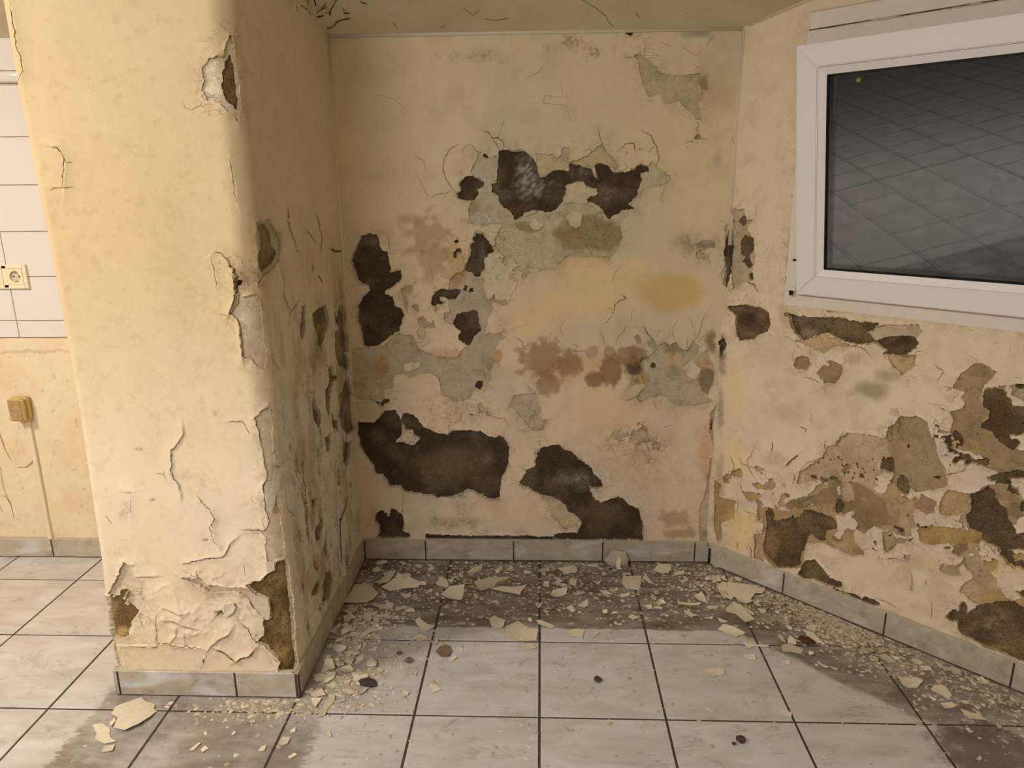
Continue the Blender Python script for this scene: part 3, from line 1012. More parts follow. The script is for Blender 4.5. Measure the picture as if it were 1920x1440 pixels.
LOSS_B = [
    (ZA, [(400, 280), (440, 300), (530, 290), (545, 400), (500, 480), (490, 560), (545, 640), (600, 690), (640, 760), (560, 800), (480, 790), (430, 820), (390, 800), (360, 820), (320, 790), (310, 700), (330, 640), (390, 560), (430, 490), (370, 440), (340, 440), (330, 400), (370, 330), (385, 270)], (152, 142, 120)),
    (ZA, [(540, 640), (620, 700), (680, 760), (860, 700), (1040, 640), (1200, 640), (1370, 760), (1500, 690), (1570, 600), (1620, 540), (1740, 525), (1820, 490), (1830, 440), (1740, 380), (1690, 330), (1600, 420), (1500, 720), (1440, 800), (1470, 900), (1420, 1000), (1380, 1045), (1200, 1050), (1060, 1040), (1010, 1090), (960, 1140), (840, 1140), (700, 1110), (640, 1050), (560, 1030), (500, 990), (520, 900), (560, 820)], (156, 143, 116)),
    (ZA, [(820, 270), (940, 280), (980, 300), (1000, 290), (1020, 220), (1075, 230), (1060, 340), (1180, 300), (1310, 200), (1350, 270), (1420, 330), (1440, 400), (1370, 370), (1290, 345), (1240, 380), (1100, 350), (1060, 400), (940, 400), (880, 440), (840, 420)], (158, 141, 104)),
    (ZB, [(990, 590), (1030, 540), (1120, 520), (1250, 575), (1300, 600), (1270, 660), (1300, 720), (1330, 780), (1360, 800), (1350, 890), (1320, 940), (1300, 1060), (1260, 1150), (1150, 1190), (1060, 1060), (1000, 1000), (930, 980), (925, 900), (985, 890), (960, 820), (970, 790), (960, 690)], (146, 133, 110)),
    (ZD, [(100, 60), (210, 40), (380, 30), (520, -90), (560, -60), (640, -60), (700, 60), (760, 90), (830, 120), (900, 140), (1040, 130), (1120, 40), (1180, 20), (1230, -30), (1330, -90), (1460, -50), (1400, 30), (1350, 100), (1370, 200), (1340, 270), (1360, 330), (1320, 400), (1220, 450), (1140, 520), (1020, 540), (900, 470), (870, 330), (800, 280), (700, 290), (620, 330), (560, 280), (480, 300), (460, 420), (390, 440), (400, 500), (300, 530), (130, 520), (100, 400)], (142, 130, 108)),
    (ZD, [(1560, 480), (1750, 460), (1800, 600), (1810, 690), (1880, 700), (1800, 800), (1690, 780), (1640, 700), (1560, 610), (1510, 590)], (152, 140, 115)),
    (ZC, [(1000, 310), (1030, 290), (1060, 340), (1060, 380), (1020, 350)], (132, 120, 96)),
    (ZC, [(1110, 350), (1160, 345), (1190, 370), (1240, 350), (1290, 380), (1340, 345), (1370, 400), (1430, 420), (1480, 330), (1530, 380), (1520, 460), (1600, 420), (1660, 600), (1640, 700), (1590, 810), (1640, 830), (1560, 870), (1330, 880), (1270, 810), (1200, 780), (1130, 800), (1050, 850), (1010, 810), (1050, 740), (1080, 700), (1040, 600), (1050, 490), (1120, 470), (1170, 410), (1120, 400)], (146, 136, 113)),
    (ZF, [(530, 400), (570, 375), (630, 390), (740, 460), (800, 560), (860, 600), (1000, 610), (1060, 620), (1180, 590), (1260, 600), (1280, 700), (1310, 800), (1300, 880), (1240, 900), (1260, 1000), (1280, 1100), (1230, 1110), (1180, 1020), (1100, 980), (1030, 900), (900, 950), (860, 920), (830, 830), (700, 855), (640, 720), (600, 600), (585, 450)], (150, 137, 107)),
    (ZF, [(1190, 1340), (1210, 1280), (1260, 1260), (1290, 1320), (1210, 1350)], (128, 114, 84)),
    (ZB, [(640, 830), (690, 820), (710, 870), (680, 890)], (140, 126, 100)),
    (ZB, [(690, 940), (740, 950), (850, 1010), (850, 1030), (770, 1020), (750, 1050), (700, 990)], (140, 126, 100)),
    (ZB, [(530, 680), (640, 640), (670, 610), (640, 700), (590, 730), (600, 900), (580, 860), (560, 740)], (140, 126, 100)),
    (ZB, [(840, 820), (885, 850), (860, 890), (835, 890)], (140, 126, 100)),
    (ZB, [(1330, 780), (1380, 720), (1390, 770), (1440, 780), (1400, 810), (1480, 770), (1510, 820), (1450, 830), (1360, 790)], (140, 126, 100)),
    (ZE, [(340, 690), (470, 700), (560, 770), (600, 840), (660, 880), (650, 940), (560, 970), (500, 930), (480, 890), (430, 860), (430, 780)], (158, 144, 112)),
    (ZE, [(1800, 400), (1850, 360), (1870, 480), (1840, 560), (1820, 700), (1830, 1070), (1700, 1070), (1690, 900), (1700, 760), (1740, 680), (1760, 520)], (150, 138, 114)),
    (ZC, [(1620, 930), (1700, 830), (1710, 1100), (1690, 1200), (1720, 1280), (1680, 1440), (1600, 1440), (1620, 1300), (1690, 1290), (1640, 1180), (1610, 1080)], (138, 122, 95)),
    (ZR, [(350, 270), (400, 240), (480, 245), (480, 290), (410, 305), (370, 295)], (118, 108, 88)),
    (ZR, [(545, 150), (575, 130), (575, 560), (530, 520), (520, 470), (540, 380), (550, 260)], (140, 128, 104)),
    (ZD, [(1140, 440), (1200, 400), (1220, 440), (1160, 500)], (128, 114, 90)),
    (ZD, [(1280, 380), (1325, 380), (1310, 430), (1270, 440)], (128, 114, 90)),
]
for z, pts in DARK_B:
    bw.dark(Z(z, pts))
for z, pts, c in LOSS_B:
    bw.loss(Z(z, pts), c)
for z, pts in [(ZC, [(1385, 560), (1470, 490), (1540, 580), (1500, 670), (1440, 640)]),
               (ZA, [(770, 790), (810, 740), (840, 780), (880, 800), (830, 850), (780, 840)]),
               (ZA, [(1050, 740), (1100, 700), (1160, 720), (1160, 800), (1120, 830), (1070, 800)]),
               (ZD, [(570, 200), (640, 180), (720, 190), (700, 240), (620, 270), (570, 260)])]:
    bw.island(Z(z, pts))
# scattered flaking below the W and in the lower mottled band
for (u, v, rx, ry, th) in [(960, 500, 120, 60, 0.60), (860, 760, 130, 50, 0.60), (1190, 830, 130, 90, 0.63), (1310, 470, 60, 60, 0.6), (930, 620, 60, 60, 0.63), (800, 620, 60, 60, 0.62), (1330, 900, 30, 100, 0.58)]:
    c0 = W_BACK.st(u, v)
    a0, b0 = rx / 590.0, ry / 590.0
    w = np.exp(-(((S - c0[0]) / a0) ** 2 + ((T - c0[1]) / b0) ** 2) ** 2)
    q = (th + (1 - w) * 3.0 - fbm(S, T, 0.045, 5, int(u))) * 0.06
    bw.FP = np.minimum(bw.FP, q)

C = bw.CP
bl(C, 1130, 548, 230, 62, (178, 151, 104), 0.5, 0.5, 0.12)
bl(C, 1255, 548, 85, 48, (158, 129, 80), 0.8, 0.35, 0.08)
bl(C, 1010, 600, 70, 55, (172, 143, 97), 0.45, 0.4, 0.08)
bl(C, 1150, 770, 120, 60, (164, 138, 95), 0.45, 0.5, 0.1)
bl(C, 1160, 500, 120, 30, (180, 152, 106), 0.4, 0.5, 0.1)
bl(C, 1080, 690, 130, 40, (150, 118, 74), 0.45, 0.6, 0.05)
for K in (bw.CP, bw.C1):
    for a in [(1020, 675, 52, 42, (116, 90, 58), 0.8, 0.55, 0.02, 0.5), (1068, 684, 27, 26, (112, 84, 54), 0.8, 0.35, 0.02, 0.4), (1028, 718, 24, 24, (116, 90, 58), 0.75, 0.4, 0.02, 0.4),
              (1115, 712, 20, 18, (104, 78, 50), 0.85, 0.35, 0.015, 0.35), (1146, 696, 25, 31, (106, 80, 50), 0.85, 0.3, 0.015, 0.3), (1188, 688, 22, 34, (60, 40, 26), 0.92, 0.45, 0.02, 0.6), (1180, 668, 36, 20, (114, 88, 58), 0.75, 0.4, 0.02, 0.4),
              (1205, 708, 14, 16, (150, 110, 46), 0.7, 0.4, 0.02, 0.5), (1143, 662, 12, 14, (128, 96, 60), 0.7, 0.3, 0.02, 0.3),
              (1110, 658, 12, 12, (130, 100, 64), 0.6, 0.3, 0.02, 0.3)]:
        bl(K, *a)
        bl(K, a[0], a[1], a[2] * 1.12, a[3] * 1.12, (88, 64, 40), 0.45, a[6], a[7], 0.4, 0.0, True)
    bl(K, 803, 440, 58, 46, (126, 102, 70), 0.62, 0.7, 0.03, 0.6)
    bl(K, 815, 492, 30, 42, (128, 102, 66), 0.6, 0.7, 0.03, 0.6)
    bl(K, 855, 500, 24, 50, (142, 106, 60), 0.5, 0.5, 0.03, 0.5)
    bl(K, 765, 412, 40, 16, (132, 104, 70), 0.5, 0.6, 0.03, 0.6)
    bl(K, 712, 685, 24, 26, (140, 106, 58), 0.7, 0.5, 0.03, 0.7)
    bl(K, 835, 664, 36, 14, (146, 112, 70), 0.5, 0.5, 0.03, 0.6)
    bl(K, 932, 668, 11, 15, (136, 100, 52), 0.7, 0.3, 0.03, 0.4)
    bl(K, 850, 980, 55, 16, (96, 72, 44), 0.65, 0.7, 0.03, 0.7, 0.5)
    bl(K, 875, 955, 45, 20, (110, 88, 58), 0.4, 0.7, 0.03, 0.7, 0.6)
    bl(K, 1262, 972, 36, 22, (122, 90, 54), 0.6, 0.6, 0.03, 0.6)
    bl(K, 1285, 1000, 50, 14, (116, 86, 52), 0.6, 0.6, 0.03, 0.7)
    bl(K, 1276, 896, 9, 9, (120, 90, 58), 0.6, 0.2, 0.02, 0.4, 0.0, True)
    bl(K, 1326, 850, 26, 90, (150, 112, 70), 0.5, 0.6, 0.03, 0.7)
    bl(K, 1332, 640, 14, 32, (92, 66, 42), 0.8, 0.5, 0.02, 0.6)
    bl(K, 1200, 880, 80, 40, (146, 122, 88), 0.5, 0.8, 0.03, 0.5, 0.7)
    bl(K, 1180, 835, 70, 22, (122, 96, 62), 0.55, 0.8, 0.02, 0.5, 0.9)
    bl(K, 860, 770, 70, 25, (118, 100, 72), 0.45, 0.8, 0.02, 0.5, 0.9)
for K in (bw.CP, bw.C1):
    bl(K, 1062, 84, 62, 26, (92, 78, 54), 0.60, 0.6, 0.03, 0.9, 0.85)
    bl(K, 890, 105, 110, 16, (104, 88, 60), 0.50, 0.6, 0.03, 0.9, 0.8)
    bl(K, 1120, 98, 40, 18, (84, 68, 44), 0.5, 0.6, 0.03, 0.9, 0.9)
    bl(K, 1310, 62, 48, 16, (92, 82, 62), 0.62, 0.5, 0.03, 0.8)
    bl(K, 1345, 150, 66, 120, (138, 122, 92), 0.5, 0.7, 0.06, 0.9)
    bl(K, 1320, 155, 14, 20, (80, 66, 46), 0.6, 0.6, 0.02, 0.7)
    bl(K, 1345, 298, 18, 20, (126, 118, 104), 0.55, 0.4, 0.03, 0.8)
    bl(K, 1288, 452, 36, 28, (108, 96, 66), 0.55, 0.7, 0.02, 0.8, 0.5)
    bl(K, 690, 240, 70, 200, (148, 136, 102), 0.4, 0.5, 0.1, 0.9)
    bl(K, 672, 120, 50, 90, (146, 126, 88), 0.4, 0.4, 0.1, 0.9)
bl(bw.C1, 1110, 440, 90, 38, (118, 104, 80), 0.9, 0.35, 0.03, 0.35)
bl(bw.C1, 990, 425, 30, 14, (120, 106, 82), 0.8, 0.35, 0.03, 0.4)
bl(bw.C1, 880, 390, 16, 22, (132, 116, 88), 0.7, 0.4, 0.03, 0.5)
bl(bw.C1, 1270, 650, 30, 22, (112, 102, 82), 0.85, 0.5, 0.03, 0.4)
bl(bw.C1, 1325, 710, 16, 30, (104, 92, 72), 0.9, 0.4, 0.03, 0.3)
bl(bw.C1, 1265, 700, 20, 24, (120, 110, 90), 0.6, 0.5, 0.03, 0.6)
bl(bw.C1, 1262, 672, 24, 14, (160, 132, 96), 0.7, 0.5, 0.03, 0.4)
bl(bw.C1, 1318, 680, 18, 16, (150, 116, 82), 0.6, 0.5, 0.03, 0.5)
# salt bloom on the bare render
E2 = bw.C2
bl(E2, 985, 330, 26, 70, (150, 143, 126), 0.85, 0.55, 0.02, 0.9, 0.85)
bl(E2, 1005, 352, 16, 26, (176, 168, 150), 0.8, 0.6, 0.02, 0.8, 0.8)
bl(E2, 1030, 345, 30, 24, (104, 96, 80), 0.75, 0.6, 0.02, 0.8, 0.85)
bl(E2, 1085, 322, 34, 14, (112, 104, 86), 0.75, 0.6, 0.02, 0.8, 0.9)
bl(E2, 1140, 365, 24, 18, (120, 110, 90), 0.7, 0.6, 0.02, 0.8, 0.85)
bl(E2, 945, 365, 22, 24, (104, 96, 80), 0.5, 0.6, 0.02, 0.8, 0.6)
bl(E2, 965, 395, 30, 14, (84, 62, 40), 0.7, 0.5, 0.02, 0.7)
bl(E2, 695, 452, 14, 12, (110, 102, 88), 0.6, 0.5, 0.02, 0.8, 0.4)
bl(E2, 690, 530, 26, 14, (110, 98, 80), 0.5, 0.6, 0.02, 0.8, 0.6)
bl(E2, 715, 600, 36, 34, (72, 58, 42), 0.5, 0.6, 0.03, 0.8)
bl(E2, 840, 870, 90, 45, (96, 80, 52), 0.75, 0.5, 0.06, 0.7)
bl(E2, 915, 860, 24, 24, (112, 102, 82), 0.6, 0.6, 0.02, 0.8, 0.5)
bl(E2, 850, 838, 60, 8, (72, 56, 32), 0.6, 0.5, 0.03, 0.8)
bl(E2, 1080, 900, 60, 30, (100, 90, 74), 0.7, 0.6, 0.04, 0.7)
bl(E2, 1070, 898, 50, 8, (150, 140, 116), 0.55, 0.7, 0.01, 0.8, 0.7)
bl(E2, 1130, 970, 60, 40, (90, 76, 52), 0.7, 0.5, 0.04, 0.7)
bl(E2, 690, 780, 30, 40, (50, 36, 24), 0.6, 0.5, 0.04, 0.7)
bl(E2, 762, 990, 30, 20, (44, 32, 22), 0.8, 0.5, 0.04, 0.7)
bl(E2, 905, 478, 10, 30, (104, 96, 84), 0.5, 0.5, 0.02, 0.8)

for z, pts, w_, lf, sd_ in [
    (ZA, [(410, 97), (470, 120), (490, 155), (535, 150), (575, 190), (575, 235)], .0022, .003, 1),
    (ZA, [(535, 150), (555, 90), (580, 20)], .0009, 0, 1),
    (ZA, [(490, 155), (520, 200), (545, 235)], .0014, .002, -1),
    (ZA, [(330, 195), (280, 230), (262, 270)], .0014, .002, 1),
    (ZA, [(330, 195), (370, 250), (430, 285)], .0016, .003, 1),
    (ZA, [(240, 205), (170, 240), (135, 310), (125, 370), (140, 450), (180, 520), (225, 560)], .0018, .004, 1),
    (ZA, [(200, 545), (140, 570), (80, 572), (20, 610)], .0016, .001, 1),
    (ZA, [(155, 560), (130, 610)], .001, 0, 1),
    (ZA, [(1280, 60), (1310, 190), (1340, 265)], .0010, 0, 1),
    (ZA, [(1610, 100), (1680, 140), (1720, 220), (1740, 300), (1720, 370)], .0018, .005, -1),
    (ZA, [(1445, 240), (1500, 200), (1555, 195), (1560, 260)], .0022, .003, 1),
    (ZA, [(1580, 235), (1620, 235)], .0024, .002, 1),
    (ZA, [(1490, 250), (1505, 270), (1495, 290)], .002, 0, 1),
    (ZA, [(1440, 410), (1500, 380), (1480, 340)], .0012, .002, 1),
    (ZA, [(1700, 220), (1660, 270)], .0014, 0, 1),
    (ZA, [(1800, 495), (1770, 560), (1755, 620), (1785, 655)], .0012, .002, 1),
    (ZA, [(20, 1095), (45, 1180), (65, 1310)], .0011, 0, 1),
    (ZA, [(640, 1210), (690, 1220), (670, 1290), (620, 1360), (600, 1400)], .0010, .002, 1),
    (ZA, [(515, 1315), (500, 1370), (460, 1385)], .0016, .002, 1),
    (ZA, [(1510, 1370), (1470, 1330), (1480, 1360), (1420, 1385), (1395, 1440)], .0020, .004, 1),
    (ZA, [(1480, 1100), (1410, 1160), (1390, 1240)], .0014, .002, 1),
    (ZA, [(840, 1140), (900, 1135), (950, 1140)], .0016, .003, -1),
    (ZC, [(940, 0), (880, 20), (840, 50), (825, 130), (780, 190), (740, 205)], .0014, .002, 1),
    (ZC, [(780, 70), (830, 90)], .0011, 0, 1),
    (ZC, [(980, 195), (980, 110), (1000, 80)], .0009, 0, 1),
    (ZC, [(720, 265), (745, 320), (760, 380)], .0014, .003, 1),
    (ZC, [(910, 215), (920, 260), (870, 310), (840, 380)], .0014, .003, 1),
    (ZC, [(1075, 215), (1100, 280), (1165, 345)], .0024, .004, -1),
    (ZC, [(1205, 240), (1175, 320)], .001, .002, 1),
    (ZC, [(1320, 215), (1310, 270), (1330, 340)], .0012, .002, 1),
    (ZC, [(1360, 180), (1320, 215)], .001, 0, 1),
    (ZC, [(1450, 140), (1470, 190), (1475, 240)], .0012, .002, 1),
    (ZC, [(1585, 110), (1555, 190), (1520, 310), (1480, 335)], .0014, .003, 1),
    (ZC, [(1435, 315), (1425, 400)], .001, 0, 1),
    (ZC, [(40, 320), (90, 350), (105, 400), (150, 420)], .0016, .003, 1),
    (ZC, [(490, 370), (530, 380), (505, 430), (600, 425), (620, 470), (675, 520)], .0012, .002, 1),
    (ZC, [(130, 710), (165, 750)], .002, .002, 1),
    (ZC, [(1155, 840), (1185, 900)], .0014, .003, 1),
    (ZC, [(1240, 1050), (1300, 1035)], .0014, .002, 1),
    (ZC, [(300, 340), (310, 280), (350, 260)], .0009, 0, 1),
    (ZC, [(410, 290), (400, 230), (430, 180)], .0009, 0, 1),
    (ZD, [(1120, 560), (1150, 640), (1180, 670)], .0009, 0, 1),
    (ZD, [(1290, 620), (1310, 655), (1380, 680), (1470, 695), (1510, 760)], .0012, .002, 1),
    (ZD, [(1590, 680), (1570, 740)], .0009, 0, 1),
    (ZD, [(180, 1135), (260, 1140)], .0009, 0, 1),
    (ZD, [(590, 470), (640, 460)], .0009, 0, 1),
    (ZG, [(690, 240), (700, 330), (680, 500)], .0012, .001, 1),
    (ZG, [(690, 440), (685, 500)], .002, 0, 1),
    (ZE, [(400, 760), (410, 800), (370, 850), (400, 890)], .001, 0, 1),
    (ZF, [(420, 350), (440, 415), (530, 400)], .0011, .001, 1),
    (ZF, [(650, 190), (655, 290), (645, 370)], .0009, 0, 1),
    (ZF, [(520, 165), (650, 190), (740, 175)], .0009, 0, 1),
    (ZF, [(1440, 160), (1370, 230), (1340, 280)], .0012, .001, 1),
    (ZF, [(1070, 270), (1150, 345), (1220, 385), (1300, 340)], .0009, 0, 1),
    (ZF, [(840, 245), (960, 290)], .0009, 0, 1),
    (ZF, [(1235, 1110), (1255, 1165), (1230, 1220), (1240, 1260), (1190, 1345), (1090, 1385)], .0016, .001, 1),
    (ZF, [(1290, 1320), (1360, 1310)], .0012, 0, 1),
    (ZF, [(120, 1180), (150, 1330), (190, 1440)], .0009, 0, 1),
    (ZF, [(1630, 1290), (1640, 1350), (1670, 1390), (1710, 1300)], .0012, .002, 1),
    ((600, 0, 2.4), [(920, 355), (990, 320), (1010, 290)], .0010, 0, 1),
    ((600, 0, 2.4), [(1085, 355), (1090, 440), (1015, 432), (1008, 465), (1110, 475), (1130, 555)], .0009, 0, 1),
    ((600, 0, 2.4), [(230, 420), (330, 445), (390, 490)], .0008, 0, 1),
    ((600, 0, 2.4), [(430, 705), (470, 725), (475, 770)], .0010, .001, 1),
    ((600, 0, 2.4), [(445, 800), (490, 890)], .0010, .001, 1),
    ((600, 0, 2.4), [(305, 1060), (315, 1130)], .0014, .001, 1),
]:
    bw.crack(Z(z, pts), w_, lf, sd_)
lo = smooth01(bw.T, 1.25, 0.55)[..., None]
bw.CP *= 1 + lo * np.array([0.12, 0.08, 0.20])
bw.C1 *= 1 + lo * np.array([0.06, 0.03, 0.06])
bw.C1 *= np.array([0.95, 0.90, 0.78])
bw.C2 *= np.array([0.86, 0.82, 0.72])
wall_back, FPB, HPB = bw.build('wall_back', hairs=110, hair_len=0.04, edge=0.0038)
wall_back['label'] = 'damp stained rear wall with peeling cream paint and dark bare render patches'

# ================================================================== right wall (splayed, with the window)
WS0, WS1, WZ0, WZ1 = 0.196, 1.26, 0.985, 1.775      # window opening in the wall (along wall, height)
SR = np.concatenate([axis(-0.030, 1.02, G), axis(1.03, 1.60, 0.02)])
rw = Coats(W_RIGHT, SR, np.concatenate([axis(0.06, 1.90, G), axis(1.93, 2.35, 0.03)]), (196, 174, 142), seed=23)
S, T = rw.S, rw.T
rw.hole = np.minimum(0.07, np.maximum(np.maximum(WS0 - S, S - WS1), np.maximum(WZ0 - T, T - WZ1)))
up = smooth01(T, 0.55, 1.05)[..., None]
rw.CP[:] = rw.alb((200, 178, 146)) * (1 - up) + rw.alb((196, 175, 140)) * up
m = (smooth01(fbm(S, T, 0.14, 5, 31), 0.42, 0.7) * 0.7)[..., None] * (1 - up)
rw.CP[:] = rw.CP * (1 - m) + rw.alb((190, 170, 148)) * m
m = (smooth01(fbm(S, T, 0.05, 5, 32), 0.55, 0.75) * 0.5)[..., None]
rw.CP[:] = rw.CP * (1 - m) + rw.alb((182, 158, 122)) * m
n5 = fbm(S, T, 0.09, 5, 33)
n7 = fbm(S, T, 0.05, 5, 34)
rw.C1[:] = rw.alb((172, 154, 128))
m = smooth01(n5, 0.48, 0.58)[..., None]
rw.C1[:] = rw.C1 * (1 - m) + rw.alb((150, 132, 104)) * m
m = (smooth01(n7, 0.58, 0.64))[..., None]
rw.C1[:] = rw.C1 * (1 - m) + rw.alb((128, 112, 88)) * m
m = (smooth01(fbm(S, T, 0.07, 4, 35), 0.62, 0.70) * 0.8)[..., None]
rw.C1[:] = rw.C1 * (1 - m) + rw.alb((168, 142, 96)) * m
rw.C2[:] = rw.alb((92, 78, 62))
m = smooth01(fbm(S, T, 0.05, 5, 36), 0.42, 0.7)[..., None]
rw.C2[:] = rw.C2 * (1 - m) + rw.alb((120, 104, 84)) * m
DARK_R = [
    (ZH, [(130, 165), (250, 150), (340, 170), (420, 180), (480, 230), (510, 320), (470, 390), (400, 410), (360, 450), (230, 465), (210, 430), (205, 330), (200, 250), (140, 190)]),
    (ZH, [(630, 235), (670, 225), (720, 240), (700, 270), (650, 250)]),
    (ZH, [(695, 280), (720, 250), (800, 250), (840, 270), (940, 265), (1060, 265), (1200, 285), (1320, 310), (1480, 320), (1440, 370), (1380, 400), (1440, 460), (1460, 480), (1320, 505), (1180, 480), (1080, 430), (1000, 390), (930, 420), (850, 460), (800, 465), (740, 400), (705, 340)]),
    (ZH, [(1460, 480), (1520, 440), (1640, 430), (1700, 430), (1810, 440), (1830, 490), (1820, 540), (1740, 590), (1640, 600), (1540, 590), (1570, 550), (1500, 520)]),
    (ZI, [(1520, 510), (1560, 480), (1650, 465), (1730, 500), (1740, 545), (1790, 580), (1800, 640), (1900, 660), (1980, 650), (1990, 900), (1850, 930), (1770, 930), (1800, 980), (1870, 1000), (1860, 1050), (1800, 1080), (1740, 1060), (1660, 1000), (1600, 900), (1490, 870), (1490, 820), (1560, 780), (1570, 700), (1510, 640)]),
    (ZJ, [(1580, 375), (1640, 400), (1690, 400), (1710, 540), (1640, 520), (1560, 495), (1590, 440)]),
    (ZJ, [(1720, 590), (1800, 610), (1860, 660), (1830, 740), (1770, 720), (1730, 680)]),
    (ZJ, [(995, 570), (1030, 580), (1020, 615), (1000, 605)]),
    (ZJ, [(1070, 600), (1100, 575), (1190, 590), (1150, 610)]),
    (ZJ, [(470, 900), (520, 860), (560, 900), (560, 980), (620, 990), (720, 960), (800, 960), (840, 890), (920, 885), (1020, 930), (1110, 960), (1160, 1010), (1150, 1080), (1060, 1080), (1040, 1150), (1060, 1185), (980, 1180), (920, 1120), (890, 1140), (870, 1200), (860, 1240), (820, 1290), (810, 1400), (740, 1430), (600, 1430), (540, 1380), (480, 1320), (455, 1260), (470, 1150), (490, 1020)]),
    (ZM, [(1060, 520), (1080, 440), (1140, 370), (1220, 360), (1260, 410), (1330, 490), (1370, 540), (1480, 590), (1490, 640), (1430, 640), (1300, 600), (1200, 560), (1110, 550)]),
    (ZK, [(1390, 350), (1440, 345), (1500, 310), (1560, 270), (1620, 300), (1640, 380), (1690, 460), (1750, 490), (1750, 580), (1800, 650), (1860, 740), (1990, 720), (1990, 900), (1800, 900), (1700, 920), (1680, 880), (1560, 840), (1500, 800), (1500, 740), (1380, 690), (1330, 560), (1390, 520)]),
    (ZK, [(1870, 470), (1900, 420), (1990, 420), (1990, 560), (1880, 520)]),
    (ZK, [(1750, 130), (1850, 110), (1990, 130), (1990, 200), (1760, 190), (1600, 220), (1560, 180)]),
    (ZL, [(1160, 680), (1200, 600), (1240, 600), (1270, 650), (1280, 560), (1320, 535), (1350, 560), (1350, 640), (1420, 600), (1450, 560), (1580, 545), (1680, 520), (1760, 525), (1830, 510), (1870, 560), (1930, 570), (2050, 560), (2050, 1180), (1930, 1120), (1850, 1090), (1700, 1020), (1540, 960), (1400, 890), (1300, 850), (1255, 760), (1250, 720), (1180, 700)]),
    (ZL, [(1850, 420), (1920, 420), (2000, 440), (2000, 480), (1900, 460)]),
    (ZL, [(0, 380), (120, 420), (230, 450), (300, 490), (350, 475), (440, 510), (490, 550), (420, 560), (330, 520), (200, 470), (60, 410)]),
    (ZR, [(575, 170), (600, 180), (600, 300), (590, 420), (580, 490), (555, 560), (550, 500), (560, 420), (540, 310), (555, 230)]),
    (ZR, [(650, 250), (680, 210), (730, 230), (735, 300), (700, 340), (730, 400), (700, 430), (660, 380), (680, 350), (645, 320)]),
    (ZR, [(650, 90), (680, 80), (690, 130), (660, 150), (640, 120)]),
    (ZR, [(700, 460), (725, 450), (730, 490), (710, 490)]),
    (ZK, [(1120, 900), (1150, 875), (1190, 880), (1160, 905)]),
    (ZK, [(1010, 185), (1050, 175), (1095, 180), (1060, 200)]),
]
